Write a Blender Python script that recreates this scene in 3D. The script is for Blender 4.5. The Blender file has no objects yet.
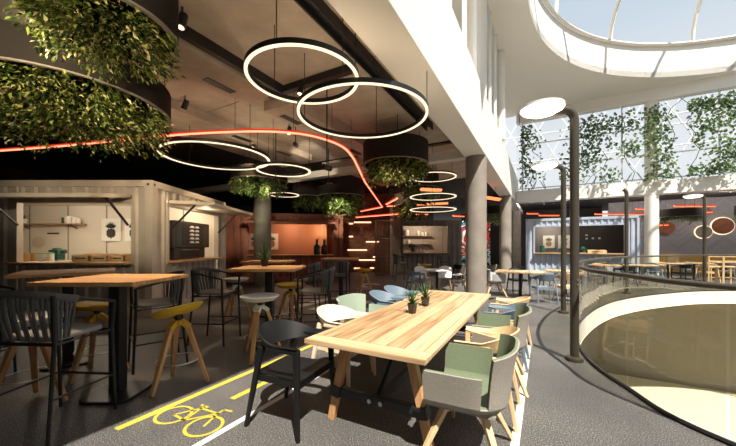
import bpy, bmesh, math, random
from mathutils import Vector, Matrix, Euler
random.seed(7)
C = bpy.context.scene.collection
PI = math.pi
TH = math.radians(29.05)          # the atrium stands turned by this from the camera axis
SD, CD = math.sin(TH), math.cos(TH)
F, HZ, CU, EYE = 315.0, 246.0, 368.0, 1.5

def W(s, t, z=0.0):               # atrium frame -> world
    return Vector((s*SD + t*CD, s*CD - t*SD, z))
def A(u, v, z):                   # point at height z
    y = F*(z-EYE)/(HZ-v)
    return Vector(((u-CU)/F*y, y, z))
def AY(u, v, y):
    return Vector(((u-CU)/F*y, y, EYE+(HZ-v)/F*y))

# ------------------------------------------------------------------ materials
def mat(name, col=(0.5,0.5,0.5), rough=0.5, metal=0.0, emit=None, estr=0.0, spec=0.5, noise=None, bump=None):
    m = bpy.data.materials.new(name); m.use_nodes = True
    nt = m.node_tree; b = nt.nodes['Principled BSDF']
    b.inputs['Base Color'].default_value = (*col, 1)
    b.inputs['Roughness'].default_value = rough
    b.inputs['Metallic'].default_value = metal
    b.inputs['Specular IOR Level'].default_value = spec
    if emit:
        b.inputs['Emission Color'].default_value = (*emit, 1)
        b.inputs['Emission Strength'].default_value = estr
    if noise:                     # (scale, colour 2, detail[, lo, hi])
        sc, c2, det = noise[:3]
        lo, hi = noise[3:5] if len(noise) > 3 else (0.35, 0.65)
        tc = nt.nodes.new('ShaderNodeTexCoord'); n = nt.nodes.new('ShaderNodeTexNoise')
        n.inputs['Scale'].default_value = sc; n.inputs['Detail'].default_value = det
        r = nt.nodes.new('ShaderNodeValToRGB')
        r.color_ramp.elements[0].position = lo; r.color_ramp.elements[0].color = (*col, 1)
        r.color_ramp.elements[1].position = hi; r.color_ramp.elements[1].color = (*c2, 1)
        nt.links.new(tc.outputs['Object'], n.inputs['Vector'])
        nt.links.new(n.outputs['Fac'], r.inputs['Fac']); nt.links.new(r.outputs['Color'], b.inputs['Base Color'])
        if bump:
            bp = nt.nodes.new('ShaderNodeBump'); bp.inputs['Strength'].default_value = bump; bp.inputs['Distance'].default_value = 0.01
            nt.links.new(n.outputs['Fac'], bp.inputs['Height']); nt.links.new(bp.outputs['Normal'], b.inputs['Normal'])
    return m

def wood(name, c1, c2, axis='Y', plank=0.12, rough=0.5, grain=1.0, gap=True, var=0.35):
    """boards running along the axis, each board a shade of its own, long grain"""
    m = bpy.data.materials.new(name); m.use_nodes = True
    nt = m.node_tree; b = nt.nodes['Principled BSDF']; b.inputs['Roughness'].default_value = rough
    N, L = nt.nodes.new, nt.links.new
    tc = N('ShaderNodeTexCoord'); sx = N('ShaderNodeSeparateXYZ'); L(tc.outputs['Object'], sx.inputs[0])
    across, along = {'Y': ('X','Y'), 'X': ('Y','X'), 'Z': ('X','Z')}[axis]
    d = N('ShaderNodeMath'); d.operation = 'DIVIDE'; d.inputs[1].default_value = plank; L(sx.outputs[across], d.inputs[0])
    fl = N('ShaderNodeMath'); fl.operation = 'FLOOR'; L(d.outputs[0], fl.inputs[0])
    fr = N('ShaderNodeMath'); fr.operation = 'FRACT'; L(d.outputs[0], fr.inputs[0])
    wn = N('ShaderNodeTexWhiteNoise'); wn.noise_dimensions = '1D'; L(fl.outputs[0], wn.inputs['W'])
    mp = N('ShaderNodeMapping'); L(tc.outputs['Object'], mp.inputs['Vector'])
    s = {'Y': (28,1.6,28), 'X': (1.6,28,28), 'Z': (28,28,1.6)}[axis]
    mp.inputs['Scale'].default_value = tuple(k*grain for k in s)
    off = N('ShaderNodeCombineXYZ'); mu = N('ShaderNodeMath'); mu.operation = 'MULTIPLY'; mu.inputs[1].default_value = 37.0
    L(wn.outputs['Value'], mu.inputs[0]); L(mu.outputs[0], off.inputs['X']); L(mu.outputs[0], off.inputs['Y']); L(off.outputs[0], mp.inputs['Location'])
    no = N('ShaderNodeTexNoise'); no.inputs['Scale'].default_value = 1.0; no.inputs['Detail'].default_value = 5; no.inputs['Distortion'].default_value = 0.6
    L(mp.outputs[0], no.inputs['Vector'])
    ad = N('ShaderNodeMath'); ad.operation = 'MULTIPLY_ADD'; ad.inputs[1].default_value = var; L(wn.outputs['Value'], ad.inputs[0]); L(no.outputs['Fac'], ad.inputs[2])
    r = N('ShaderNodeValToRGB'); r.color_ramp.elements[0].position = 0.35; r.color_ramp.elements[0].color = (*c1,1)
    r.color_ramp.elements[1].position = 0.85; r.color_ramp.elements[1].color = (*c2,1); L(ad.outputs[0], r.inputs['Fac'])
    out = r.outputs['Color']
    if gap:
        lt = N('ShaderNodeMath'); lt.operation = 'LESS_THAN'; lt.inputs[1].default_value = 0.035; L(fr.outputs[0], lt.inputs[0])
        mx = N('ShaderNodeMix'); mx.data_type = 'RGBA'; L(lt.outputs[0], mx.inputs['Factor']); L(out, mx.inputs['A'])
        mx.inputs['B'].default_value = (*[k*0.45 for k in c1],1); out = mx.outputs['Result']
    L(out, b.inputs['Base Color'])
    return m

def glass(name, tint, gloss=0.08):
    m = bpy.data.materials.new(name); m.use_nodes = True
    nt = m.node_tree; nt.nodes.clear(); N, L = nt.nodes.new, nt.links.new
    o = N('ShaderNodeOutputMaterial'); tr = N('ShaderNodeBsdfTransparent'); gl = N('ShaderNodeBsdfGlossy')
    tr.inputs['Color'].default_value = (*tint,1); gl.inputs['Roughness'].default_value = 0.02
    fr = N('ShaderNodeFresnel'); ge = N('ShaderNodeNewGeometry'); mi = N('ShaderNodeMapRange')
    mi.inputs['To Min'].default_value = 1.45; mi.inputs['To Max'].default_value = 1/1.45; L(ge.outputs['Backfacing'], mi.inputs['Value']); L(mi.outputs[0], fr.inputs['IOR'])
    mx = N('ShaderNodeMixShader'); ma = N('ShaderNodeMath'); ma.operation = 'MULTIPLY'; ma.inputs[1].default_value = gloss/0.08
    L(fr.outputs[0], ma.inputs[0]); L(ma.outputs[0], mx.inputs[0]); L(tr.outputs[0], mx.inputs[1]); L(gl.outputs[0], mx.inputs[2]); L(mx.outputs[0], o.inputs[0])
    return m

def leafmat(name, cols, trans=0.3):
    m = bpy.data.materials.new(name); m.use_nodes = True
    nt = m.node_tree; b = nt.nodes['Principled BSDF']; N, L = nt.nodes.new, nt.links.new
    g = N('ShaderNodeNewGeometry'); r = N('ShaderNodeValToRGB')
    els = r.color_ramp.elements
    while len(els) < len(cols): els.new(0.5)
    for i, c in enumerate(cols): els[i].position = i/(len(cols)-1); els[i].color = (*c,1)
    L(g.outputs['Random Per Island'], r.inputs['Fac']); L(r.outputs['Color'], b.inputs['Base Color'])
    b.inputs['Roughness'].default_value = 0.38
    t = N('ShaderNodeBsdfTranslucent'); mx = N('ShaderNodeMixShader'); mx.inputs[0].default_value = trans
    L(r.outputs['Color'], t.inputs['Color']); L(b.outputs[0], mx.inputs[1]); L(t.outputs[0], mx.inputs[2])
    L(mx.outputs[0], nt.nodes['Material Output'].inputs[0])
    return m

def emis(name, col, st):
    m = bpy.data.materials.new(name); m.use_nodes = True
    nt = m.node_tree; nt.nodes.clear(); o = nt.nodes.new('ShaderNodeOutputMaterial'); e = nt.nodes.new('ShaderNodeEmission')
    e.inputs[0].default_value = (*col,1); e.inputs[1].default_value = st; nt.links.new(e.outputs[0], o.inputs[0])
    return m

def asphalt():
    m = bpy.data.materials.new('speckled asphalt'); m.use_nodes = True
    nt = m.node_tree; b = nt.nodes['Principled BSDF']; N, L = nt.nodes.new, nt.links.new
    tc = N('ShaderNodeTexCoord')
    v = N('ShaderNodeTexNoise'); v.inputs['Scale'].default_value = 105; v.inputs['Detail'].default_value = 3; v.inputs['Roughness'].default_value = 0.7
    n = N('ShaderNodeTexNoise'); n.inputs['Scale'].default_value = 1.1; n.inputs['Detail'].default_value = 4
    L(tc.outputs['Object'], v.inputs['Vector']); L(tc.outputs['Object'], n.inputs['Vector'])
    r = N('ShaderNodeValToRGB'); e = r.color_ramp.elements
    e[0].position = 0.36; e[0].color = (0.014,0.014,0.0145,1); e[1].position = 0.73; e[1].color = (0.60,0.57,0.54,1)
    k = e.new(0.54); k.color = (0.085,0.082,0.079,1)
    L(v.outputs['Fac'], r.inputs['Fac'])
    r2 = N('ShaderNodeValToRGB'); r2.color_ramp.elements[0].position = 0.3; r2.color_ramp.elements[0].color = (0.72,0.72,0.74,1)
    r2.color_ramp.elements[1].position = 0.7; r2.color_ramp.elements[1].color = (1.2,1.17,1.13,1); L(n.outputs['Fac'], r2.inputs['Fac'])
    mx = N('ShaderNodeMix'); mx.data_type = 'RGBA'; mx.blend_type = 'MULTIPLY'; mx.inputs['Factor'].default_value = 1
    L(r.outputs['Color'], mx.inputs['A']); L(r2.outputs['Color'], mx.inputs['B']); L(mx.outputs['Result'], b.inputs['Base Color'])
    b.inputs['Roughness'].default_value = 0.55
    bp = N('ShaderNodeBump'); bp.inputs['Strength'].default_value = 0.35; bp.inputs['Distance'].default_value = 0.004
    L(v.outputs['Fac'], bp.inputs['Height']); L(bp.outputs['Normal'], b.inputs['Normal'])
    return m

def brickmat():
    m = bpy.data.materials.new('dark red brick'); m.use_nodes = True
    nt = m.node_tree; b = nt.nodes['Principled BSDF']; N, L = nt.nodes.new, nt.links.new
    tc = N('ShaderNodeTexCoord'); mp = N('ShaderNodeMapping'); mp.inputs['Rotation'].default_value = (PI/2,0,0)
    br = N('ShaderNodeTexBrick'); br.inputs['Scale'].default_value = 3.2
    br.inputs['Color1'].default_value = (0.34,0.135,0.075,1); br.inputs['Color2'].default_value = (0.18,0.068,0.038,1); br.inputs['Mortar'].default_value = (0.06,0.04,0.03,1)
    L(tc.outputs['Object'], mp.inputs[0]); L(mp.outputs[0], br.inputs['Vector']); L(br.outputs['Color'], b.inputs['Base Color'])
    b.inputs['Roughness'].default_value = 0.85
    return m

def herring():
    m = bpy.data.materials.new('grey chevron boards'); m.use_nodes = True
    nt = m.node_tree; b = nt.nodes['Principled BSDF']; N, L = nt.nodes.new, nt.links.new
    tc = N('ShaderNodeTexCoord'); sx = N('ShaderNodeSeparateXYZ'); L(tc.outputs['Object'], sx.inputs[0])
    pp = N('ShaderNodeMath'); pp.operation = 'PINGPONG'; pp.inputs[1].default_value = 0.62; L(sx.outputs['X'], pp.inputs[0])
    ad = N('ShaderNodeMath'); ad.operation = 'ADD'; L(pp.outputs[0], ad.inputs[0]); L(sx.outputs['Z'], ad.inputs[1])
    d = N('ShaderNodeMath'); d.operation = 'DIVIDE'; d.inputs[1].default_value = 0.16; L(ad.outputs[0], d.inputs[0])
    fl = N('ShaderNodeMath'); fl.operation = 'FLOOR'; L(d.outputs[0], fl.inputs[0])
    fr = N('ShaderNodeMath'); fr.operation = 'FRACT'; L(d.outputs[0], fr.inputs[0])
    wn = N('ShaderNodeTexWhiteNoise'); wn.noise_dimensions = '1D'; L(fl.outputs[0], wn.inputs['W'])
    r = N('ShaderNodeValToRGB'); r.color_ramp.elements[0].color = (0.20,0.195,0.205,1); r.color_ramp.elements[1].color = (0.26,0.25,0.26,1); L(wn.outputs['Value'], r.inputs['Fac'])
    lt = N('ShaderNodeMath'); lt.operation = 'LESS_THAN'; lt.inputs[1].default_value = 0.1; L(fr.outputs[0], lt.inputs[0])
    mx = N('ShaderNodeMix'); mx.data_type = 'RGBA'; L(lt.outputs[0], mx.inputs['Factor']); L(r.outputs['Color'], mx.inputs['A']); mx.inputs['B'].default_value = (0.14,0.135,0.14,1)
    L(mx.outputs['Result'], b.inputs['Base Color']); b.inputs['Roughness'].default_value = 0.7
    return m

def graffiti():
    m = bpy.data.materials.new('spray paint'); m.use_nodes = True
    nt = m.node_tree; b = nt.nodes['Principled BSDF']; N, L = nt.nodes.new, nt.links.new
    tc = N('ShaderNodeTexCoord'); n = N('ShaderNodeTexNoise'); n.inputs['Scale'].default_value = 0.55; n.inputs['Detail'].default_value = 1.5; n.inputs['Distortion'].default_value = 1.8
    L(tc.outputs['Object'], n.inputs['Vector'])
    r = N('ShaderNodeValToRGB'); r.color_ramp.interpolation = 'CONSTANT'; e = r.color_ramp.elements
    cs = [(0,(0.01,0.01,0.015)),(0.36,(0.02,0.28,0.30)),(0.42,(0.7,0.72,0.7)),(0.47,(0.01,0.01,0.01)),(0.51,(0.75,0.03,0.02)),(0.57,(0.03,0.05,0.2)),(0.6,(0.65,0.3,0.02)),(0.64,(0.8,0.8,0.75)),(0.68,(0.6,0.02,0.02))]
    e[0].color = (*cs[0][1],1); e[1].position = cs[1][0]; e[1].color = (*cs[1][1],1)
    for p, c in cs[2:]: k = e.new(p); k.color = (*c,1)
    L(n.outputs['Fac'], r.inputs['Fac']); L(r.outputs['Color'], b.inputs['Base Color']); b.inputs['Roughness'].default_value = 0.6
    return m

M = dict(
 asphalt=asphalt(), white=mat('white plaster',(0.78,0.755,0.71),0.6), cream=mat('cream plaster',(0.72,0.67,0.59),0.65),
 plaster=mat('brown clay plaster',(0.44,0.365,0.29),0.8,noise=(3.0,(0.54,0.455,0.365),6)),
 black_ceil=mat('black ceiling paint',(0.018,0.015,0.013),0.9), dark=mat('dark wall paint',(0.03,0.026,0.024),0.8),
 black=mat('black powder coat',(0.013,0.013,0.014),0.42), iron=mat('blackened steel',(0.02,0.02,0.021),0.45,0.3),
 blackwood=mat('black stained wood',(0.007,0.007,0.0072),0.5,spec=0.3), charcoal=mat('charcoal steel',(0.075,0.065,0.052),0.4,0.4),
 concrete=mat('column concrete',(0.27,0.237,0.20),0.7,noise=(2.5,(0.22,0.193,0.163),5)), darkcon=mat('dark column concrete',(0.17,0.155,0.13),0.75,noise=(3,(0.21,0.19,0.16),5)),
 drum=mat('bronze brown steel',(0.024,0.019,0.016),0.85,0.0,spec=0.15), rim=mat('pale rim steel',(0.26,0.22,0.18),0.45,0.2),
 paint_y=mat('yellow road paint',(0.52,0.43,0.05),0.6,noise=(40,(0.43,0.355,0.045),3)), paint_w=mat('white road paint',(0.72,0.72,0.70),0.6,noise=(40,(0.6,0.6,0.59),3)),
 oak=wood('oiled oak boards',(0.25,0.135,0.058),(0.66,0.465,0.265),'Y',0.145,0.45), oakx=wood('oiled oak end boards',(0.25,0.135,0.058),(0.66,0.465,0.265),'X',0.145,0.45),
 bartop=wood('amber bar boards',(0.40,0.19,0.065),(0.70,0.42,0.18),'X',0.13,0.7), leg=wood('oak leg',(0.40,0.20,0.08),(0.60,0.34,0.15),'Z',0.5,0.5,gap=False),
 ash=wood('pale ash',(0.62,0.42,0.22),(0.78,0.57,0.34),'Z',0.6,0.45,gap=False,var=0.1), ashleg=wood('ash leg',(0.60,0.40,0.21),(0.74,0.53,0.31),'Z',0.5,0.5,gap=False,var=0.1),
 birch=wood('bleached birch',(0.72,0.58,0.41),(0.84,0.71,0.53),'Z',0.6,0.45,gap=False,var=0.1),
 ochre=mat('mustard shell',(0.56,0.345,0.02),0.45), greyseat=mat('light grey felt',(0.74,0.72,0.69),0.85,noise=(60,(0.66,0.64,0.61),3)),
 rope=mat('grey rope',(0.125,0.122,0.115),0.85,noise=(90,(0.08,0.079,0.075),2)), cushion=mat('warm grey cushion',(0.30,0.28,0.26),0.9,noise=(120,(0.22,0.205,0.19),3)),
 felt=mat('taupe tweed',(0.33,0.30,0.255),0.95,noise=(160,(0.23,0.21,0.18),4)), green=mat('sage green wool',(0.155,0.19,0.115),0.9,noise=(150,(0.11,0.14,0.08),4)),
 mint=mat('mint green wool',(0.29,0.345,0.27),0.9,noise=(150,(0.24,0.29,0.22),4)), blue=mat('powder blue lacquer',(0.125,0.17,0.215),0.5), bluegrey=mat('blue grey lacquer',(0.14,0.18,0.22),0.5),
 greychair=mat('mid grey felt',(0.46,0.45,0.42),0.9,noise=(90,(0.39,0.38,0.36),3)), whitepot=mat('white lacquer',(0.75,0.74,0.71),0.4),
 pot=mat('dark brown pot',(0.045,0.028,0.022),0.6), soil=mat('potting soil',(0.03,0.02,0.014),0.95,noise=(60,(0.06,0.04,0.025),4)),
 spike=leafmat('spiky leaf',[(0.015,0.05,0.012),(0.04,0.11,0.025),(0.09,0.19,0.05)],0.15),
 foliage=leafmat('trailing foliage',[(0.012,0.024,0.004),(0.035,0.07,0.01),(0.11,0.17,0.022),(0.32,0.33,0.07),(0.80,0.66,0.34)],0.4),  # cream and near-black leaves stand in for lit highlights and dark gaps
 foliage_g=leafmat('green foliage',[(0.035,0.07,0.015),(0.10,0.18,0.04),(0.22,0.33,0.09),(0.50,0.55,0.27)],0.4),
 ivy=leafmat('ivy',[(0.06,0.11,0.04),(0.11,0.18,0.07),(0.17,0.26,0.10),(0.26,0.34,0.16)],0.45), stem=mat('brown stem',(0.06,0.04,0.02),0.8),
 contA=mat('off-white container paint',(0.50,0.44,0.38),0.55,noise=(2,(0.42,0.36,0.30),5)), contB=mat('terracotta container paint',(0.36,0.11,0.065),0.55,noise=(2,(0.26,0.08,0.05),5)),
 contC=mat('taupe container paint',(0.20,0.17,0.145),0.55,noise=(2,(0.15,0.125,0.105),5)), contD=mat('pale blue container paint',(0.42,0.47,0.56),0.55,noise=(2,(0.34,0.39,0.48),5)),
 inA=mat('white lining board',(0.72,0.66,0.57),0.6), inB=mat('orange lining board',(0.42,0.17,0.085),0.6), inC=mat('beige lining board',(0.42,0.36,0.31),0.6), inD=mat('grey lining board',(0.20,0.19,0.19),0.6), inDD=mat('charcoal lining board',(0.05,0.045,0.045),0.6),
 counter=wood('counter oak',(0.36,0.18,0.07),(0.58,0.34,0.15),'X',0.2,0.45), flapA=mat('cream flap panel',(0.60,0.52,0.42),0.6),
 steel=mat('brushed steel',(0.5,0.48,0.45),0.3,0.9), ovenm=mat('oven enamel',(0.06,0.055,0.05),0.3,0.4), cup=mat('white glaze',(0.75,0.72,0.66),0.35), amberjar=mat('amber jar',(0.55,0.33,0.10),0.3), lidg=mat('green lid',(0.16,0.42,0.07),0.4),
 teal=mat('dark green enamel',(0.01,0.075,0.05),0.35), paper=mat('white paper',(0.82,0.80,0.75),0.7), ink=mat('black ink',(0.015,0.018,0.015),0.7), inkg=mat('green ink',(0.06,0.14,0.04),0.7), inkb=mat('brown ink',(0.35,0.17,0.05),0.7),
 brick=brickmat(), herring=herring(), graffiti=graffiti(), bench=wood('honey panel',(0.50,0.29,0.08),(0.62,0.39,0.13),'X',0.6,0.5), disc=mat('rust disc',(0.22,0.07,0.025),0.7,noise=(5,(0.14,0.04,0.015),5)), mirror=mat('bronze mirror',(0.30,0.26,0.20),0.25,0.3),
 led=emis('warm white diffuser',(1.0,0.78,0.52),1.7), led_added=emis('warm white uplight diffuser',(1.0,0.76,0.50),12.0), red=emis('red light core',(1.0,0.22,0.12),3.3), redh=emis('red glow edge',(1.0,0.04,0.012),0.9),
 orange=emis('orange light bar',(1.0,0.22,0.075),2.3), slot=emis('warm light slot',(1.0,0.55,0.32),2.4), lamp=emis('lamp disc',(1.0,0.90,0.74),4.5), halo=emis('halo light',(1.0,0.80,0.55),1.5), cove=emis('cove light',(1.0,0.86,0.62),3.0), crumb=mat('bread crust',(0.45,0.24,0.08),0.7), bulb=emis('bulb',(1.0,0.75,0.45),2.5),
 lowfloor=mat('cream terrazzo',(0.66,0.62,0.49),0.4,noise=(30,(0.58,0.54,0.42),4)), olive=mat('olive wall',(0.22,0.20,0.145),0.6), amberglass=glass('bronze glass',(0.88,0.86,0.76),0.08), clear=glass('clear glass',(0.97,0.985,0.99),0.06),
 steelw=mat('white steel',(0.82,0.83,0.84),0.4), brownslat=mat('brown slat',(0.22,0.13,0.07),0.6), lattice=mat('bronze lattice',(0.16,0.13,0.10),0.5,0.3),
)

# ------------------------------------------------------------------ mesh builder
class MB:
    def __init__(s): s.v, s.f = [], []
    def add(s, vs, fs):
        b = len(s.v); s.v += [Vector(p) for p in vs]; s.f += [tuple(b+i for i in f) for f in fs]; return s
    def box(s, c, d, R=None):
        x,y,z = (k/2 for k in d); R = R or Matrix.Identity(3); c = Vector(c)
        vs = [c + R @ Vector((i*x,j*y,k*z)) for i in (-1,1) for j in (-1,1) for k in (-1,1)]
        return s.add(vs, [(0,1,3,2),(4,6,7,5),(0,4,5,1),(2,3,7,6),(0,2,6,4),(1,5,7,3)])
    def bb(s, x0,x1,y0,y1,z0,z1): return s.box(((x0+x1)/2,(y0+y1)/2,(z0+z1)/2),(abs(x1-x0),abs(y1-y0),abs(z1-z0)))
    def bar(s, p, q, w, h=None, w2=None, h2=None, up=(0,0,1)):
        p, q = Vector(p), Vector(q); h = h or w; w2 = w2 or w; h2 = h2 or (h*w2/w)
        d = (q-p).normalized(); u = Vector(up)
        if abs(d.dot(u)) > 0.98: u = Vector((0,1,0))
        a = d.cross(u).normalized(); b = a.cross(d).normalized()
        vs = [p+a*i*w/2+b*j*h/2 for i,j in ((-1,-1),(1,-1),(1,1),(-1,1))] + [q+a*i*w2/2+b*j*h2/2 for i,j in ((-1,-1),(1,-1),(1,1),(-1,1))]
        return s.add(vs, [(3,2,1,0),(4,5,6,7),(0,1,5,4),(1,2,6,5),(2,3,7,6),(3,0,4,7)])
    def tube(s, pts, r, n=8, closed=False, sq=None):
        pts = [Vector(p) for p in pts]; m = len(pts); rs = r if isinstance(r,(list,tuple)) else [r]*m
        vs = []; prev = None
        for i, p in enumerate(pts):
            if closed: d = pts[(i+1)%m]-pts[i-1]
            else: d = pts[min(i+1,m-1)]-pts[max(i-1,0)]
            d.normalize()
            if prev is None:
                a = d.cross(Vector((0,0,1)))
                if a.length < 0.05: a = d.cross(Vector((0,1,0)))
            else: a = prev - d*prev.dot(d)
            a.normalize(); prev = a; b = d.cross(a)
            for k in range(n):
                t = 2*PI*k/n; x, y = math.cos(t), math.sin(t)
                if sq: x, y = x*sq[0], y*sq[1]
                vs.append(p + (a*x+b*y)*rs[i])
        fs = []
        for i in range(m if closed else m-1):
            j = (i+1)%m
            for k in range(n): fs.append((i*n+k, i*n+(k+1)%n, j*n+(k+1)%n, j*n+k))
        if not closed: fs += [tuple(range(n))[::-1], tuple(range((m-1)*n, m*n))]
        return s.add(vs, fs)
    def cyl(s, p, q, r, r2=None, n=14): return s.tube([p,q],[r, r if r2 is None else r2],n)
    def lathe(s, prof, n=24, c=(0,0,0), R=None, sx=1, sy=1):
        c = Vector(c); R = R or Matrix.Identity(3); m = len(prof); vs = []
        for r,z in prof:
            for k in range(n): vs.append(c + R @ Vector((r*sx*math.cos(2*PI*k/n), r*sy*math.sin(2*PI*k/n), z)))
        fs = [(i*n+k, i*n+(k+1)%n, (i+1)*n+(k+1)%n, (i+1)*n+k) for i in range(m-1) for k in range(n)]
        if prof[0][0] > 1e-6: fs.append(tuple(range(n))[::-1])
        if prof[-1][0] > 1e-6: fs.append(tuple(range((m-1)*n,m*n)))
        return s.add(vs, fs)
    def annulus(s, r0, r1, z0, z1, n=64, c=(0,0,0)):
        c = Vector(c); vs = []
        for r,z in ((r0,z0),(r1,z0),(r1,z1),(r0,z1)):
            for k in range(n): vs.append(c+Vector((r*math.cos(2*PI*k/n), r*math.sin(2*PI*k/n), z)))
        return s.add(vs, [(i*n+k, ((i+1)%4)*n+k, ((i+1)%4)*n+(k+1)%n, i*n+(k+1)%n) for i in range(4) for k in range(n)])
    def prism(s, poly, z0, z1):
        n = len(poly); vs = [(x,y,z0) for x,y in poly]+[(x,y,z1) for x,y in poly]
        return s.add(vs, [tuple(range(n))[::-1], tuple(range(n,2*n))]+[(i,(i+1)%n,n+(i+1)%n,n+i) for i in range(n)])
    def sheet(s, f, nu, nv, th, off=0.0):
        """thick sheet over f(u,v), u and v in 0..1; th along the normal, off shifts it"""
        P = [[Vector(f(i/nu, j/nv)) for j in range(nv+1)] for i in range(nu+1)]
        def nrm(i,j):
            a = P[min(i+1,nu)][j]-P[max(i-1,0)][j]; b = P[i][min(j+1,nv)]-P[i][max(j-1,0)]
            c = a.cross(b); return c.normalized() if c.length > 1e-9 else Vector((0,0,1))
        w = nv+1; top, bot = [], []
        for i in range(nu+1):
            for j in range(nv+1):
                k = nrm(i,j); top.append(P[i][j]+k*(off+th)); bot.append(P[i][j]+k*off)
        N = (nu+1)*w; fs = []
        for i in range(nu):
            for j in range(nv):
                a,b,c,d = i*w+j,(i+1)*w+j,(i+1)*w+j+1,i*w+j+1
                fs += [(a,b,c,d),(N+d,N+c,N+b,N+a)]
        for i in range(nu):
            fs += [(i*w,N+i*w,N+(i+1)*w,(i+1)*w),((i+1)*w+nv,N+(i+1)*w+nv,N+i*w+nv,i*w+nv)]
        for j in range(nv):
            fs += [(j+1,N+j+1,N+j,j),(nu*w+j,N+nu*w+j,N+nu*w+j+1,nu*w+j+1)]
        return s.add(top+bot, fs)
    def xf(s, Mx):
        s.v = [Mx @ p for p in s.v]; return s
    def build(s, name, m, parent=None, smooth=None, bevel=0, loc=None, rotz=0, sub=0):
        me = bpy.data.meshes.new(name); me.from_pydata(s.v, [], s.f)
        bm = bmesh.new(); bm.from_mesh(me); bmesh.ops.recalc_face_normals(bm, faces=bm.faces); bm.to_mesh(me); bm.free()
        me.materials.append(m)
        if smooth:
            me.polygons.foreach_set('use_smooth',[True]*len(me.polygons))
            try: me.set_sharp_from_angle(angle=math.radians(smooth if smooth is not True else 40))
            except Exception: pass
        o = bpy.data.objects.new(name, me); C.objects.link(o)
        if parent: o.parent = parent
        if loc is not None: o.location = loc
        if rotz: o.rotation_euler = (0,0,rotz)
        if bevel:
            b = o.modifiers.new('bevel','BEVEL'); b.width = bevel; b.segments = 2; b.limit_method = 'ANGLE'
        if sub:
            b = o.modifiers.new('sub','SUBSURF'); b.levels = sub; b.render_levels = sub
        return o

def tag(o, label=None, cat=None, group=None, kind=None):
    if label: o['label'] = label
    if cat: o['category'] = cat
    if group: o['group'] = group
    if kind: o['kind'] = kind
    return o
def empty(name, loc=(0,0,0), rotz=0, label=None, cat=None, group=None, kind=None):
    o = bpy.data.objects.new(name, None); C.objects.link(o); o.empty_display_size = 0.1
    o.location = loc; o.rotation_euler = (0,0,rotz)
    return tag(o, label, cat, group, kind)
def copy_tree(o, parent=None):
    c = o.copy(); C.objects.link(c)
    if parent: c.parent = parent
    for ch in list(o.children): copy_tree(ch, c)
    return c
PROTO = {}
def place(key, maker, loc, rotz, label, cat, group=None):
    """the first of a kind is built, the next ones are copies with their parts"""
    if key not in PROTO: r = PROTO[key] = maker()
    else: r = copy_tree(PROTO[key])
    r.location = loc; r.rotation_euler = (0,0,rotz)
    if 'group' in r: del r['group']
    return tag(r, label, cat, group)
def face(dx, dy): return math.atan2(dy, dx) - PI/2        # rotation that turns local +Y to (dx, dy)
def struct(o): o['kind'] = 'structure'; return o
def catmull(P, per, closed=True):
    n = len(P); out = []
    for i in range(n if closed else n-1):
        p0,p1,p2,p3 = (P[(i+k)%n] if closed else P[max(0,min(n-1,i+k))] for k in (-1,0,1,2))
        for j in range(per):
            t = j/per
            out.append(0.5*((2*p1)+(p2-p0)*t+(2*p0-5*p1+4*p2-p3)*t*t+(3*p1-p0-3*p2+p3)*t**3))
    if not closed: out.append(P[-1])
    return out
def leaf(mb, p, d, n, L, wd):
    """one leaf: folded along its midrib"""
    d = d.normalized(); a = d.cross(n)
    if a.length < 1e-4: a = d.orthogonal()
    a.normalize(); k = a.cross(d)
    b = len(mb.v)
    mb.v += [p, p+d*L*0.45+a*wd/2+k*L*0.1, p+d*L-k*L*0.12, p+d*L*0.45-a*wd/2+k*L*0.1]
    mb.f += [(b,b+1,b+2),(b,b+2,b+3)]
def rv(): 
    while True:
        v = Vector((random.uniform(-1,1),random.uniform(-1,1),random.uniform(-1,1)))
        if 0.1 < v.length < 1: return v.normalized()
# ------------------------------------------------------------------ camera, sky, sun
cam = bpy.data.cameras.new('camera'); co = bpy.data.objects.new('camera', cam); C.objects.link(co)
co.location = (0,0,EYE); co.rotation_euler = (PI/2,0,0)
cam.sensor_width = 36; cam.lens = 36*F/736; cam.shift_y = (HZ-223)/736; cam.clip_end = 400
bpy.context.scene.camera = co
sc = bpy.context.scene
sc.view_settings.view_transform = 'Standard'; sc.view_settings.look = 'None'; sc.view_settings.gamma = 1; sc.view_settings.exposure = 0.0
try: sc.view_settings.use_curve_mapping = False
except Exception: pass
sc.cycles.use_denoising = True; sc.cycles.max_bounces = 8; sc.cycles.diffuse_bounces = 4; sc.cycles.transparent_max_bounces = 16
sc.cycles.sample_clamp_indirect = 6

w = bpy.data.worlds.new('sky'); sc.world = w; w.use_nodes = True
nt = w.node_tree; N, L = nt.nodes.new, nt.links.new
bg = nt.nodes['Background']; tc = N('ShaderNodeTexCoord'); sp = N('ShaderNodeSeparateXYZ'); L(tc.outputs['Generated'], sp.inputs[0])
rp = N('ShaderNodeValToRGB'); e = rp.color_ramp.elements
e[0].position = 0.0; e[0].color = (1.0,1.0,1.0,1); e[1].position = 1.0; e[1].color = (0.46,0.58,0.72,1)
k = e.new(0.28); k.color = (0.93,0.96,1.0,1); k = e.new(0.5); k.color = (0.66,0.77,0.87,1)
L(sp.outputs['Z'], rp.inputs['Fac']); L(rp.outputs['Color'], bg.inputs['Color']); bg.inputs['Strength'].default_value = 0.92

sun = bpy.data.lights.new('sun','SUN'); sun.energy = 10.0; sun.angle = math.radians(0.6); sun.color = (1.0,0.93,0.82)
so = bpy.data.objects.new('sun', sun); C.objects.link(so)
so.rotation_euler = Vector((-0.182,0.612,-1.0)).to_track_quat('-Z','Y').to_euler(); so.location = (4,-10,20)

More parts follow.
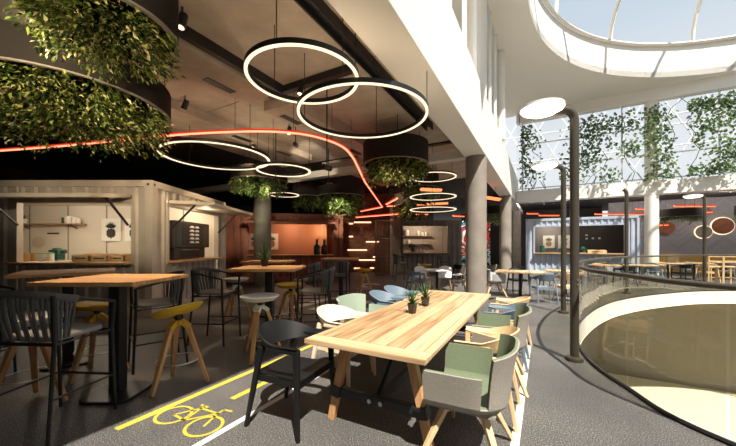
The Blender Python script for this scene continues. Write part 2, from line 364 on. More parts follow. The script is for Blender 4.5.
def plamp(name, loc, e, col=(1,0.78,0.52), r=0.06):
    l = bpy.data.lights.new(name,'POINT'); l.energy = e; l.color = col; l.shadow_soft_size = r
    o = bpy.data.objects.new(name,l); C.objects.link(o); o.location = loc; return o
def slamp(name, loc, to, e, ang=60, col=(1,0.76,0.5), blend=0.6, r=0.05):
    l = bpy.data.lights.new(name,'SPOT'); l.energy = e; l.color = col; l.spot_size = math.radians(ang); l.spot_blend = blend; l.shadow_soft_size = r
    o = bpy.data.objects.new(name,l); C.objects.link(o); o.location = loc
    o.rotation_euler = (Vector(to)-Vector(loc)).to_track_quat('-Z','Y').to_euler(); return o

# ------------------------------------------------------------------ floor with the void
VOID = [W(s,t) for s,t in [(3.41,1.23),(4.2,0.78),(5.05,0.52),(6.3,0.5),(7.81,0.74),(9.63,1.28),(11.3,2.06),(13.1,3.33),(14.6,4.83),(15.6,7.2),(15.4,10.2),(13.4,12.8),(9.4,13.8),(5.4,12.6),(2.9,9.6),(2.0,6.0),(2.35,2.9)]]
VC = catmull(VOID, 8)
def fill(name, outer, holes, z, m):
    bm = bmesh.new(); es = []
    for loop in [outer]+holes:
        vs = [bm.verts.new((p[0],p[1],z)) for p in loop]
        es += [bm.edges.new((vs[i],vs[(i+1)%len(vs)])) for i in range(len(vs))]
    bmesh.ops.triangle_fill(bm, use_beauty=True, edges=es); bmesh.ops.recalc_face_normals(bm, faces=bm.faces)
    if bm.faces[0].normal.z < 0: bmesh.ops.reverse_faces(bm, faces=bm.faces)
    me = bpy.data.meshes.new(name); bm.to_mesh(me); bm.free(); me.materials.append(m)
    o = bpy.data.objects.new(name, me); C.objects.link(o); return struct(o)
FO = [(-18,-7),(26,-7),(26,36),(-18,36)]
floor = fill('floor', FO, [VC], 0, M['asphalt'])
fill('ceiling_lower', FO, [VC], -0.36, M['white'])
lf = MB().bb(-18,26,-7,36,-4.4,-4.2).build('floor_lower', M['lowfloor']); struct(lf)
fa = MB(); n = len(VC)
for i in range(n):
    a, b = VC[i], VC[(i+1)%n]
    fa.add([a, b, b-Vector((0,0,0.36)), a-Vector((0,0,0.36))], [(0,1,2,3)])
struct(fa.build('trim_void', M['white'], smooth=40))
ctr = sum(VC, Vector())/n
cl = [p+(p-ctr).normalized()*0.02-Vector((0,0,0.385)) for p in VC]
o = MB().tube(cl, 0.025, 6, closed=True).build('cove_light_strip', M['cove'], smooth=True)
tag(o, 'warm white strip of light glowing under the white rim of the round floor opening', 'light strip')
for k,(s0,s1,t0,t1) in enumerate([(17.6,17.8,-6,18),(-6,17.8,15.5,15.7),(-6,17.8,-7,-6.8)]):
    o = MB().bb(t0,t1,s0,s1,-4.2,-0.36).build('wall_lower_%s'%('back','right','left')[k], M['olive'], rotz=-TH); struct(o)

# painted marks belong to the floor
def mark(name, s0, s1, t0, t1, m):
    o = MB().add([W(s0,t0,.003),W(s0,t1,.003),W(s1,t1,.003),W(s1,t0,.003)],[(0,1,2,3)]).build(name, m, floor); return o
mark('lane_line', 1.25, 4.6, -3.085, -3.015, M['paint_y'])
mark('lane_line', 2.05, 2.95, -2.70, -2.63, M['paint_y']); mark('lane_line', 3.6, 4.5, -2.70, -2.63, M['paint_y'])
mark('bay_line', -1.5, 5.4, -2.30, -2.24, M['paint_w']); mark('bay_line', -1.5, 5.4, -0.215, -0.155, M['paint_w']); mark('bay_line', 5.34, 5.4, -2.3, -0.155, M['paint_w'])
for i in range(5): mark('crossing_stripe', 5.75+0.1*i, 7.5, -5.45+0.58*i, -5.17+0.58*i, M['paint_w'])
aw = MB()
p0 = A(371,285.5,0); 
for a0,a1,r0,r1 in ((0.6,4.4,0.22,0.36),):
    for i in range(10):
        q0, q1 = a0+(a1-a0)*i/10, a0+(a1-a0)*(i+1)/10
        aw.add([p0+Vector((math.cos(q)*r*1.3, math.sin(q)*r*1.7, .004)) for q,r in ((q0,r0),(q1,r0),(q1,r1),(q0,r1))],[(0,1,2,3)])
aw.build('arrow_marking', M['paint_w'], floor)
bk = MB()                                                # the bicycle pictogram, drawn in the lane
ox = Vector((-1.722,2.796,0.004)); ex, ey = W(0,1), W(1,0)
def bp(x,y): return ox+ex*x+ey*y
def stroke(p,q,wd=0.024):
    p,q = Vector(p),Vector(q); d = (q-p).normalized(); k = Vector((-d.y,d.x))*wd/2; p = p-d*wd*0.3; q = q+d*wd*0.3
    bk.add([bp(*(p+k)),bp(*(q+k)),bp(*(q-k)),bp(*(p-k))],[(0,1,2,3)])
for cx,cy in ((0,0),(0.40,0.02)):
    for i in range(36):
        a,b = 2*PI*i/36, 2*PI*(i+1)/36
        bk.add([bp(cx+r*math.cos(q), cy+r*math.sin(q)) for q,r in ((a,0.128),(b,0.128),(b,0.155),(a,0.155))],[(0,1,2,3)])
B0,BB,ST,HD,B1 = (0,0),(0.17,-0.01),(0.11,0.185),(0.325,0.2),(0.40,0.02)
for p,q in ((B0,BB),(B0,ST),(BB,ST),(ST,HD),(BB,HD),(HD,B1),(HD,(0.315,0.27)),((0.315,0.27),(0.40,0.285)),(ST,(0.095,0.225)),((0.05,0.225),(0.145,0.225))): stroke(p,q)
bk.build('bicycle_marking', M['paint_y'], floor)

# ------------------------------------------------------------------ the edge beam, its columns and the storey above
def rbox(name, s0,s1,t0,t1,z0,z1,m,bev=0):
    return struct(MB().bb(t0,t1,s0,s1,z0,z1).build(name, m, rotz=-TH, bevel=bev))
rbox('edge_beam', -9, 27, -1.88, -1.342, 3.94, 5.54, M['white'], 0.01)
for i,s in enumerate((9.02,16.72,24.4)):
    p = W(s,-1.61); struct(MB().cyl((p.x,p.y,0),(p.x,p.y,3.94),0.275,n=32).build('column', M['concrete'], smooth=60))
p = W(9.02,-1.61); struct(MB().cyl((p.x,p.y,5.54),(p.x,p.y,8.9),0.275,n=32).build('column_upper', M['white'], smooth=60))
rbox('wall_upper', -9, 27, -3.2, -3.1, 4.7, 8.9, M['cream'])
rbox('floor_upper', -9, 40, -45, -1.88, 4.62, 4.72, M['white'])
rbox('cross_beam', 8.85, 9.15, -16, -1.88, 3.94, 4.16, M['cream'])
for s in (3.2,4.4,5.6,6.85,8.1,9.35,10.56,11.8):
    rbox('window_upper_post', s-0.04, s+0.04, -1.5, -1.42, 5.54, 8.9, M['steelw'])
p = W(12.97,-1.40); struct(MB().cyl((p.x,p.y,5.54),(p.x,p.y,8.9),0.15,n=24).build('column_slender', M['white'], smooth=60))
for k,s in enumerate((9.35,10.56,11.8)):
    rbox('window_upper', s+0.05, s+1.1, -1.47, -1.455, 5.6, 8.9, M['clear'])
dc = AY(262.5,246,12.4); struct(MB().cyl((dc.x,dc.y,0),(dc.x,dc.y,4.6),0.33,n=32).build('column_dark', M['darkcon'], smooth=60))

# lounge ceiling: black soffit, clay plaster rafts, ducts
rbox('ceiling', -9, 40, -45, -1.88, 4.54, 4.6, M['black_ceil'])
ra = 0
for s0,s1,t0,t1 in ((-4,1.98,-4.2,-1.89),(2.0,4.35,-4.2,-1.89),(4.37,6.6,-4.2,-1.89),(6.62,8.84,-4.2,-1.89),(-4,4.35,-6.55,-4.22),(4.37,8.84,-6.55,-4.22),(-1,8.84,-8.6,-6.57),(9.16,14,-7,-1.89)):
    rbox('ceiling_raft', s0,s1,t0,t1,4.46,4.53,M['plaster'],0.01)
def duct(s0,s1,t0,t1,label,vents,vo=-0.16):
    g = empty('ceiling_duct', W((s0+s1)/2,(t0+t1)/2,4.46), -TH, label, 'duct', None)
    Ls,Lt = s1-s0,t1-t0
    MB().bb(-Lt/2,Lt/2,-Ls/2,Ls/2,-0.2,0).build('casing', M['plaster'], g, bevel=0.008)
    for q in vents:
        v = MB().bb(vo-0.075,vo+0.075,q-0.27,q+0.27,-0.212,-0.195).build('vent', M['black'], g)
    return g
duct(-1.5,4.2,-5.08,-4.32,'long clay plaster duct with dark vents beside the first ring light',(-0.6,0.7,2.15))
duct(4.6,8.6,-5.0,-4.3,'clay plaster duct with dark vents beyond the cross slot',(-1.4,0.2,1.3))
duct(0,8,-7.0,-6.5,'narrow clay plaster duct above the yellow stools',(-1,1.5,3),0)
def trackb(s0,s1,t,label):
    g = empty('ceiling_track', W((s0+s1)/2,t,4.46), -TH, label, 'lighting track', None); Ls = s1-s0
    MB().bb(-0.06,0.06,-Ls/2,Ls/2,-0.07,0).build('rail', M['black'], g)
    MB().bb(-0.085,-0.06,-Ls/2,Ls/2,-0.16,0).build('flange', M['iron'], g); MB().bb(0.06,0.085,-Ls/2,Ls/2,-0.16,0).build('flange', M['iron'], g)
    return g
trackb(1.5,7.4,-2.40,'black open channel track running beside the white edge beam')
g = empty('ceiling_track', W(2.2,-4.22,4.46), -TH, 'thin black bar for the shadow gap along the edge of the vented duct', 'lighting track')
MB().bb(-0.045,0.045,-2.1,2.1,-0.16,0).build('rail', M['black'], g)  # black bar stands in for the shadow gap beside the duct
g = empty('ceiling_track', W(4.37,-3.5,4.46), -TH, 'short black track crossing between the two long channel tracks', 'lighting track')
MB().bb(-1.1,0.75,-0.06,0.06,-0.12,0).build('rail', M['black'], g)

# lounge walls
def wbox(name,x0,x1,y0,y1,z0,z1,m): return struct(MB().bb(x0,x1,y0,y1,z0,z1).build(name,m))
wbox('wall_left',-14.2,-14,-7,26,0,4.6,M['dark'])
wbox('wall_lounge_far',-14.2,5.0,24.0,24.2,0,4.6,M['dark'])
wbox('wall_lounge_rear',-14.2,-4.2,-7.2,-7,0,4.6,M['dark'])
rbox('wall_rear_unseen', -7.4, -7.2, -14, 17.7, 0, 8.9, M['olive'])  # unseen wall, added to cut the ambient light
rbox('ceiling_rear_unseen', -7.4, -3.2, -3.2, 17.7, 8.9, 9.1, M['cream'])  # unseen, added so less sun bounce and sky light come in
wbox('wall_brick',-2.2,1.35,18.0,18.2,0,4.5,M['brick'])

# ------------------------------------------------------------------ atrium shell
SK = (8.41,10.4); RS = 8.8
a0 = math.asin((6.5-SK[1])/RS)
arc = [(SK[0]+RS*math.cos(q), SK[1]+RS*math.sin(q)) for q in [PI-a0+(2*a0-PI)*i/72 for i in range(73)]]
out = [(-3.2,6.5)]+arc+[(20,6.5),(20,19.8),(-3.2,19.8)]
bm = bmesh.new(); lo = [bm.verts.new((x,y,8.9)) for x,y in out]
f = bm.faces.new(lo); r = bmesh.ops.extrude_face_region(bm, geom=[f]); bmesh.ops.translate(bm, verts=[v for v in r['geom'] if isinstance(v,bmesh.types.BMVert)], vec=(0,0,0.25))
bmesh.ops.triangulate(bm, faces=[f for f in bm.faces if len(f.verts)>4]); bmesh.ops.recalc_face_normals(bm, faces=bm.faces)
me = bpy.data.meshes.new('ceiling_atrium'); bm.to_mesh(me); bm.free(); me.materials.append(M['white'])
o = bpy.data.objects.new('ceiling_atrium', me); C.objects.link(o); o.rotation_euler = (0,0,-TH); struct(o)
dr = MB(); 
for i in range(len(arc)-1):
    (x0,y0),(x1,y1) = arc[i],arc[i+1]
    dr.add([(x0,y0,8.9),(x1,y1,8.9),(x1,y1,10.25),(x0,y0,10.25)],[(0,1,2,3)])
struct(dr.build('trim_skylight', M['white'], rotz=-TH, smooth=40))
sk = MB()
for i in range(0):
    x = i*3.1; h = math.sqrt(max(0,8.75**2-x*x)); 
    pts = []
    for j in range(13):
        y = -h+2*h*j/12; rr = math.hypot(x,y); pts.append((SK[0]+x, SK[1]+y, 10.25+0.9*(1-(rr/8.8)**2)))
    pts = [p for p in pts if p[1] > 7.5]
    sk.tube(pts,0.085,4)
for y in ():
    h = math.sqrt(8.75**2-y*y); pts = [(SK[0]-h+2*h*j/12, SK[1]+y, 10.25+0.9*(1-(math.hypot(-h+2*h*j/12,y)/8.8)**2)) for j in range(13)]
    sk.tube(pts,0.05,4)
base = math.atan2(8.63,1.6)
for i in range(15):                                      # ribs of the glass dome, springing from the rim
    wa = base+2*PI*i/15; wx,wy = math.cos(wa),math.sin(wa); tx,ty = wx*CD-wy*SD, wx*SD+wy*CD   # world -> (t, s)
    if SK[1]+8.75*ty < 7.0: continue
    sk.tube([(SK[0]+8.72*tx*math.cos(q), SK[1]+8.72*ty*math.cos(q), 10.25+5.2*math.sin(q)) for q in [PI/2*j/14*0.97 for j in range(15)]],0.075,6)
sk.tube([(SK[0]+8.72*math.cos(q), SK[1]+8.72*math.sin(q), 10.27) for q in [PI-a0+(2*a0-PI)*i/72 for i in range(73)]],0.07,6)
struct(sk.build('window_skylight_frame', M['cream'], rotz=-TH))
# the wall of glass at the far end
rbox('wall_atrium_beam', 19.4, 20.0, -1.3, 20, 3.94, 4.56, M['white'])
rbox('trim_head', 19.4, 19.8, -1.3, 20, 8.35, 8.9, M['white'])
TS = [-1.0,1.25,3.4,4.55,6.8,9.1,11.4]
for t in TS: rbox('window_atrium_post', 19.62,19.70,t-0.03,t+0.03,4.56,8.35,M['steelw'])
for z in (5.85,7.15): rbox('window_atrium_rail', 19.63,19.69,-1.3,14,z-0.025,z+0.025,M['steelw'])
rbox('window_atrium', 19.655, 19.67, -1.3, 14, 4.56, 8.35, M['clear'])
struct(MB().cyl(W(19.67,4.52,-4.2),W(19.67,4.52,8.9),0.265,n=32).build('column_white', M['white'], smooth=60))
la = MB()
for i in range(16):                                      # steel space frame outside the glass
    t0 = -4+i*1.5
    la.tube([(t0,21.5,4.2),(t0+3,21.5,9.8)],0.035,5); la.tube([(t0+3,21.5,4.2),(t0,21.5,9.8)],0.035,5); 
for z in (5.0,6.6,8.2): la.tube([(-4,21.5,z),(20,21.5,z)],0.03,5)
struct(la.build('lattice_outside', M['steelw'], rotz=-TH))
# under the gallery beyond
rbox('ceiling_gallery', 20.0, 30, -3, 20, 4.2, 4.3, M['dark'])
rbox('wall_gallery', 24.6, 24.8, 3.6, 20, 0, 4.2, M['herring'])
rbox('wall_gallery_dark', 27, 27.2, -6, 3.6, 0, 4.2, M['dark'])
rbox('wall_right_unseen', -7, 19.8, 17.5, 17.7, 0, 8.9, M['felt'])  # unseen wall, put in to hold back light from the side
wbox('wall_graffiti',4.9,9.4,24.2,24.35,0.0,3.3,M['graffiti'])

# ------------------------------------------------------------------ balustrade round the void
bal = empty('balustrade', tuple(VOID[4]), 0, 'curved bronze glass balustrade with dark handrail round the floor opening', 'balustrade')
ml = -Vector(VOID[4])
out_ = [p-(p-ctr).normalized()*(-0.012) for p in VC]
MB().tube([p+ml+Vector((0,0,1.19)) for p in out_],0.027,10,closed=True).build('handrail', M['charcoal'], bal, smooth=True)
MB().tube([p+ml+Vector((0,0,0.02)) for p in out_],0.02,6,closed=True).build('base_channel', M['black'], bal)
per = 8
for j in range(0,n,per):
    g = MB(); pts = [out_[(j+i)%n]+ml for i in range(per+1)]
    nr = []
    for i in range(per): 
        d = (pts[i+1]-pts[i]).normalized(); k = Vector((d.y,-d.x,0))*0.008
        a,b = pts[i]+(d*0.01 if i==0 else Vector()), pts[i+1]-(d*0.01 if i==per-1 else Vector())
        g.add([a+Vector((0,0,.05)),b+Vector((0,0,.05)),b+Vector((0,0,1.16)),a+Vector((0,0,1.16))],[(0,1,2,3)])
    g.build('glass_panel', M['amberglass'], bal, smooth=True)

for s,t in ((22.0,5.0),(22.0,8.0),(22.6,11.0),(21.6,1.5),(21.6,-0.6)):  # downlights added to brighten the gallery wall
    p = W(s,t,4.19); g = empty('added_downlight',tuple(p),0,'small round downlight added in the dark gallery ceiling','downlight','added downlights under the gallery')
    MB().lathe([(0,-0.05),(0.07,-0.05),(0.08,0),(0,0)],16).build('can', M['black'], g); MB().cyl((0,0,-0.056),(0,0,-0.051),0.055).build('lens', M['bulb'], g)
    plamp('added gallery lamp',(p.x,p.y,4.0),120,(1,0.92,0.84),0.08)

plamp('added mural lamp',(6.8,22.6,3.2),160,(1,0.93,0.82),0.08)  # lamp and its pendant are added to brighten the painted wall
g = empty('added_mural_lamp',(6.8,22.6,4.5),0,'pendant lamp added to light the painted wall beyond the columns','pendant lamp')
MB().cyl((0,0,0),(0,0,-1.2),0.008,n=6).build('cord', M['black'], g); MB().lathe([(0.03,-1.1),(0.16,-1.26),(0.15,-1.26),(0.02,-1.12)],20).build('lamp_shade', M['black'], g)
# ------------------------------------------------------------------ shipping containers turned into kitchens
def corr(mb, p0, p1, z0, z1, nrm, pitch=0.27, dep=0.045):
    """corrugated sheet from p0 to p1 (xy), ribs along z, nrm outward"""
    p0,p1,nr = Vector((*p0,0)),Vector((*p1,0)),Vector((*nrm,0)); Lx = (p1-p0).length
    if Lx < 0.02: return
    d = (p1-p0)/Lx; prof = []; x = 0
    while x < Lx:
        for a,h in ((0,0),(0.25,0),(0.38,1),(0.87,1)):
            if x+a*pitch <= Lx: prof.append((x+a*pitch,h))
        x += pitch
    prof.append((Lx,prof[-1][1])); vs = []
    for a,h in prof:
        q = p0+d*a-nr*dep*h; vs += [q+Vector((0,0,z0)),q+Vector((0,0,z1))]
    mb.add(vs,[(2*i,2*i+2,2*i+3,2*i+1) for i in range(len(prof)-1)])
def flap(g, x0,x1,z,m,ang=8,length=1.05,strut_z=-0.62,Mx=Matrix.Identity(4)):
    f = MB(); a = math.radians(ang)
    R = Matrix.Rotation(a,3,'X')
    f.box(Vector(((x0+x1)/2,-length/2*math.cos(a),z-length/2*math.sin(a))),(x1-x0,length,0.075),R)
    fo = f.xf(Mx).build('flap', m, g, bevel=0.008)
    for x in (x0+0.05,x1-0.05):
        MB().bar((x,-0.03,z+strut_z),(x,-length*0.55,z-length*0.55*math.sin(a)-0.04),0.035).xf(Mx).build('strut', M['black'], fo)
    return fo
def container(name,label,loc,rotz,Lx,D,H,m,mi,win,side=None,dh=0.0,flapm=None,floorm=None,fz=None):
    g = empty(name, loc, rotz, label, 'container kitchen', None); x0,x1 = -Lx/2,Lx/2; P = 0.17
    for x in (x0+P/2,x1-P/2):
        for y in (P/2,D-P/2):
            c = MB().box((x,y,H/2),(P,P,H)).build('corner_post', m, g, bevel=0.01)
            if y < D/2:
                k = MB()
                k.cyl((x,y-P/2-0.004,H-0.09),(x,y-P/2+0.01,H-0.09),0.028,n=10)
                k.cyl((x+math.copysign(P/2+0.004,x),y,H-0.09),(x+math.copysign(P/2-0.01,x),y,H-0.09),0.028,n=10)
                k.build('casting_hole', M['black'], c)
    for y in (0.05,D-0.05): MB().box((0,y,H-0.07),(Lx-2*P,0.1,0.14)).build('top_rail', m, g, bevel=0.008); MB().box((0,y,0.08),(Lx-2*P,0.1,0.16)).build('bottom_rail', m, g)
    for x in (x0+0.05,x1-0.05): MB().box((x,D/2,H-0.07),(0.1,D-2*P,0.14)).build('top_rail', m, g, bevel=0.008); MB().box((x,D/2,0.08),(0.1,D-2*P,0.16)).build('bottom_rail', m, g)
    wx0,wx1,wz0,wz1 = win; f = MB(); yy = 0.02
    for a,b,c,d in ((x0+P,wx0,0.16,H-0.14),(wx1,x1-P,0.16,H-0.14),(wx0,wx1,0.16,wz0),(wx0,wx1,wz1,H-0.14)): corr(f,(a,yy),(b,yy),c,d,(0,-1))
    f.build('front_wall', m, g)
    b = MB(); corr(b,(x0+P,D-0.02),(x1-P,D-0.02),0.16,H-0.14,(0,1)); b.build('back_wall', m, g)
    l = MB(); corr(l,(x0+0.02,P),(x0+0.02,D-P),0.16,H-0.14,(-1,0)); l.build('side_wall', m, g)
    r = MB()
    if side:
        sy0,sy1,sz0,sz1 = side
        for a,b_,c,d in ((P,sy0,0.16,H-0.14),(sy1,D-P,0.16,H-0.14),(sy0,sy1,0.16,sz0),(sy0,sy1,sz1,H-0.14)): corr(r,(x1-0.02,a),(x1-0.02,b_),c,d,(1,0))
    else: corr(r,(x1-0.02,P),(x1-0.02,D-P),0.16,H-0.14,(1,0))
    r.build('side_wall', m, g)
    MB().bb(x0+0.05,x1-0.05,0.05,D-0.05,H-0.05,H-0.03).build('roof', m, g)
    li = MB(); li.bb(x0+0.1,x1-0.1,D-0.14,D-0.11,0.1,H-0.1); li.bb(x0+0.09,x0+0.11,0.12,D-0.12,0.1,H-0.1); li.bb(x0+0.1,x1-0.1,0.12,D-0.12,H-0.12,H-0.1); li.bb(x0+0.1,x1-0.1,0.12,D-0.12,0.05,0.1)
    if not side: li.bb(x1-0.11,x1-0.09,0.12,D-0.12,0.1,H-0.1)
    li.build('lining', mi, g)
    se = MB(); x = x0+0.6
    while x < x1-0.3: se.bb(x,x+0.03,D-0.16,D-0.135,0.1,H-0.12); x += 1.22
    se.build('lining_batten', M['felt'], g)
    fr = MB(); q = 0.07
    fr.bb(wx0-q,wx0,-0.01,0.12,wz0-q,wz1+q); fr.bb(wx1,wx1+q,-0.01,0.12,wz0-q,wz1+q); fr.bb(wx0,wx1,-0.01,0.12,wz1,wz1+q); fr.bb(wx0,wx1,-0.01,0.12,wz0-q,wz0-0.05)
    fr.build('window_frame', m, g)
    MB().bb(wx0-0.02,wx1+0.02,-0.22,0.42,wz0-0.05,wz0).build('counter', M['counter'], g, bevel=0.006)
    if flapm: flap(g, wx0, wx1, wz1+0.14, flapm)
    if side:
        s2 = MB(); s2.bb(x1-0.12,x1+0.01,sy0-q,sy0,sz0-q,sz1+q); s2.bb(x1-0.12,x1+0.01,sy1,sy1+q,sz0-q,sz1+q); s2.bb(x1-0.12,x1+0.01,sy0,sy1,sz1,sz1+q)
        s2.build('window_frame', m, g)
        MB().bb(x1-0.5,x1+0.2,sy0-0.02,sy1+0.02,sz0-0.05,sz0).build('counter', M['counter'], g, bevel=0.006)
    return g

# off-white container at the left: front towards the camera, second hatch in its right end
AX1, AY0, AD = -4.58, 6.68, 3.48
cA = container('container_kitchen','off-white corrugated container kitchen at the left with open hatches and pineapple prints',(AX1-4.0,AY0,0),0,8.0,AD,2.9,M['contA'],M['inA'],(-7.44-(AX1-4.0),-5.02-(AX1-4.0),1.16,2.42),side=(7.25-AY0,9.62-AY0,1.16,2.42),flapm=M['flapA'])
flap(cA, 7.25-AY0, 9.62-AY0, 2.52, M['flapA'], ang=3, Mx=Matrix.Translation((4.0,0,0)) @ Matrix.Rotation(PI/2,4,'Z'))   # hatch of the right end
plamp('kitchen lamp',(-6.4,7.9,2.55),56,(1,0.86,0.67)); plamp('kitchen lamp',(-8.6,8.4,2.55),34,(1,0.86,0.67)); plamp('kitchen lamp',(-5.6,9.3,2.6),26,(1,0.76,0.5))
def shelf(label, loc, rotz, Lx, dep, m=None):
    g = empty('wall_shelf', loc, rotz, label, 'shelf')
    MB().bb(-Lx/2,Lx/2,-dep,0,-0.03,0).build('board', m or M['counter'], g, bevel=0.004)
    for x in (-Lx*0.35,Lx*0.35): MB().bar((x,0,-0.16),(x,-dep*0.8,-0.03),0.02).build('bracket', M['black'], g)
    return g
BY = AY0+AD-0.145
shelf('long oak shelf with white canisters inside the off-white container',(-10.0,BY,2.2),0,2.15,0.3)
def canister(r,h,m,name='canister',lid=None,label=None,group=None,loc=(0,0,0),cat='canister'):
    g = empty(name, loc, 0, label, cat, group)
    MB().lathe([(0,0),(r*0.95,0),(r,0.01),(r,h*0.9),(r*0.92,h),(0,h)],16).build('body', m, g, smooth=True)
    if lid: MB().lathe([(0,h),(r*1.03,h),(r*1.03,h+0.02),(r*0.3,h+0.03),(0,h+0.03)],16).build('lid', lid, g, smooth=True)
    return g
def shelfx(u, y=BY-0.15): return (u-CU)/F*y
for u,r,h,m,lab in ((64.0,0.055,0.19,M['ovenm'],'dark canister standing first in the row on the container shelf'),(69.0,0.10,0.235,M['cup'],'tallest white canister on the container shelf'),(74.5,0.07,0.20,M['cup'],'middle white canister on the container shelf'),(78.5,0.06,0.16,M['cup'],'smallest white canister at the end of the container shelf')):
    canister(r,h,m,label=lab,group='canisters on the long shelf',loc=(shelfx(u),BY-0.16,2.2))
def spiky(name,label,loc,r,h,n,Lf,potm,leafm,cat='potted plant',group=None,spread=0.7,wd=0.018,rotz=0):
    g = empty(name, loc, rotz, label, cat, group)
    p = MB().lathe([(0,0),(r*0.74,0),(r,h*0.86),(r*1.06,h*0.86),(r*1.06,h),(r*0.92,h),(r*0.9,h*0.85),(0,h*0.85)],20).build('pot', potm, g, smooth=30)
    MB().lathe([(r*0.9,h*0.86),(r*0.5,h*0.9),(0,h*0.92)],14).build('soil', M['soil'], g, smooth=True)
    lf = MB(); rd = random.Random(len(label)*7+n)
    for i in range(n):
        a = 2*PI*i*0.382; el = 0.25+1.2*(i/n); l = Lf*(0.75+0.4*rd.random())
        d = Vector((math.cos(a)*math.cos(el)*spread, math.sin(a)*math.cos(el)*spread, math.sin(el)))
        d.normalize(); s = Vector((-d.y,d.x,0)); s = s.normalized() if s.length > 0.01 else Vector((1,0,0))
        pts = []
        for k in range(5):
            t = k/4; q = Vector((0,0,h*0.9))+d*l*t+Vector((0,0,-0.35*l*t*t*math.cos(el)))
            wd_ = wd*(1-t)**0.7*(0.6+1.2*t if t<0.35 else 1)
            pts.append((q-s*wd_, q+Vector((0,0,-wd_*0.4)), q+s*wd_))
        b = len(lf.v)
        for tr in pts: lf.v += list(tr)
        for k in range(4):
            for c in (0,1): lf.f.append((b+k*3+c,b+k*3+c+1,b+k*3+3+c+1,b+k*3+3+c))
    lf.build('leaves', leafm, g, smooth=True)
    return g
spiky('potted_plant','small plant in a pale pot at the end of the container shelf',(shelfx(24.5),BY-0.16,2.2),0.10,0.14,16,0.20,M['cup'],M['spike'])
def picture(label, loc, rotz, w, h, kind=0, cat='picture'):
    g = empty('pineapple_print', loc, rotz, label, cat, 'pineapple prints')
    MB().bb(-w/2,w/2,-0.02,0,-h/2,h/2).build('board', M['paper'], g)
    ik = M['ink'] if kind == 0 else M['inkb']; i2 = M['ink'] if kind == 0 else M['inkg']
    b = MB(); bw,bh = w*0.24,h*0.23
    for r in range(-4,5):                                # lozenges of the fruit
        for c in range(-4,5):
            x = (c+(r%2)*0.5)*bw*0.36; z = r*bh*0.23
            if (x/bw)**2+(z/bh)**2 < 0.95:
                s = bw*0.172; b.add([(x-s,-0.023,z-h*0.14),(x,-0.023,z-s*1.4-h*0.14),(x+s,-0.023,z-h*0.14),(x,-0.023,z+s*1.4-h*0.14)],[(0,1,2,3)])
    b.build('fruit', ik, g)
    c = MB(); z0 = h*0.09
    for k in range(11):
        a = (k-5)*0.24; l = h*(0.30-0.02*abs(k-5)); base = Vector((a*bw*0.3,-0.024-0.0005*k,z0)); d = Vector((math.sin(a),0,math.cos(a))); s = Vector((math.cos(a),0,-math.sin(a)))
        c.add([base-s*bw*0.12, base+s*bw*0.12, base+d*l*0.5+s*bw*0.15, base+d*l, base+d*l*0.5-s*bw*0.15],[(0,1,2,3,4)])
    c.build('crown', i2, g)
    return g
px = lambda u,y: (u-CU)/F*y
picture('black pineapple print on white paper hung in the off-white container',(px(111.5,BY-0.03),BY-0.03,1.5+16*BY/F),0,0.60,0.72)
picture('black pineapple print half hidden at the edge of the hatch',(px(134.5,BY-0.03),BY-0.03,1.5+16*BY/F),0,0.60,0.72)
# what stands on the counter at the hatch
YC = AY0+0.12; ZC = 1.16
def cxy(u, y=YC): return (px(u,y), y)
ins = empty('work_top',(-7.0,8.0,1.12),0,'pale work top behind the hatch of the off-white container','work top')
MB().bb(-1.6,1.9,-0.35,0.35,-0.04,0).build('board', M['inA'], ins, bevel=0.004); MB().bb(-1.5,1.8,-0.3,0.3,-1.02,-0.04).build('base', M['inA'], ins)
YW = 7.95; 
def coffee(label, loc, rotz, m, s=1.0):
    g = empty('coffee_machine', loc, rotz, label, 'coffee machine')
    bd = MB(); bd.bb(-0.14*s,0.20*s,-0.17*s,0.17*s,0.26*s,0.40*s); bd.bb(0.0,0.16*s,-0.15*s,0.15*s,0.05*s,0.26*s); bd.build('body', m, g, bevel=0.015)
    MB().lathe([(0,0.40*s),(0.13*s,0.40*s),(0.12*s,0.45*s),(0.04*s,0.47*s),(0,0.47*s)],16).build('hopper', m, g, smooth=40)
    MB().bb(-0.16*s,0.2*s,-0.17*s,0.17*s,0,0.05*s).build('drip_tray', M['steel'], g, bevel=0.006)
    MB().cyl((-0.06*s,0,0.26*s),(-0.06*s,0,0.20*s),0.03*s).build('spout', M['steel'], g)
    MB().bar((0.02*s,-0.17*s,0.24*s),(0.02*s,-0.30*s,0.23*s),0.025*s).build('handle', M['black'], g)
    MB().bb(0.17*s,0.30*s,-0.08*s,0.08*s,0.30*s,0.34*s).build('steam_arm', M['black'], g)
    return g
coffee('dark green coffee machine on the work top of the off-white container',(px(57,YW),YW,1.12),0,M['teal'],0.72)
for i,(u,m,lab) in enumerate(((26.5,M['amberjar'],'amber jar standing first in the row of cups'),(34,M['amberjar'],'second amber jar beside the green-lidded cups'))):
    canister(0.055,0.21,m,'jar',label=lab,loc=(*cxy(u,YW-0.2),1.12),cat='jar')
for u,lab in ((39.5,'white cup with green lid next to the amber jars'),(45,'middle white cup with green lid'),(51,'white cup with green lid nearest the coffee machine')):
    canister(0.06,0.19,M['cup'],'lidded_cup',M['lidg'],lab,'green-lidded cups by the coffee machine',(*cxy(u,YW-0.25),1.12),'cup')
wp = MB().lathe([(0,-0.012),(0.21,-0.012),(0.215,0),(0.16,0.006),(0,0.006)],28,(0,0,0),Matrix.Rotation(PI/2,3,'X'),sx=1,sy=0.8).build('wall_plate', M['inA'], None, smooth=30, loc=(px(38.5,BY-0.02),BY-0.02,1.62)); tag(wp,'oval beige plate hung on the container wall above the cups','plate'); wp.data.materials[0] = M['flapA']
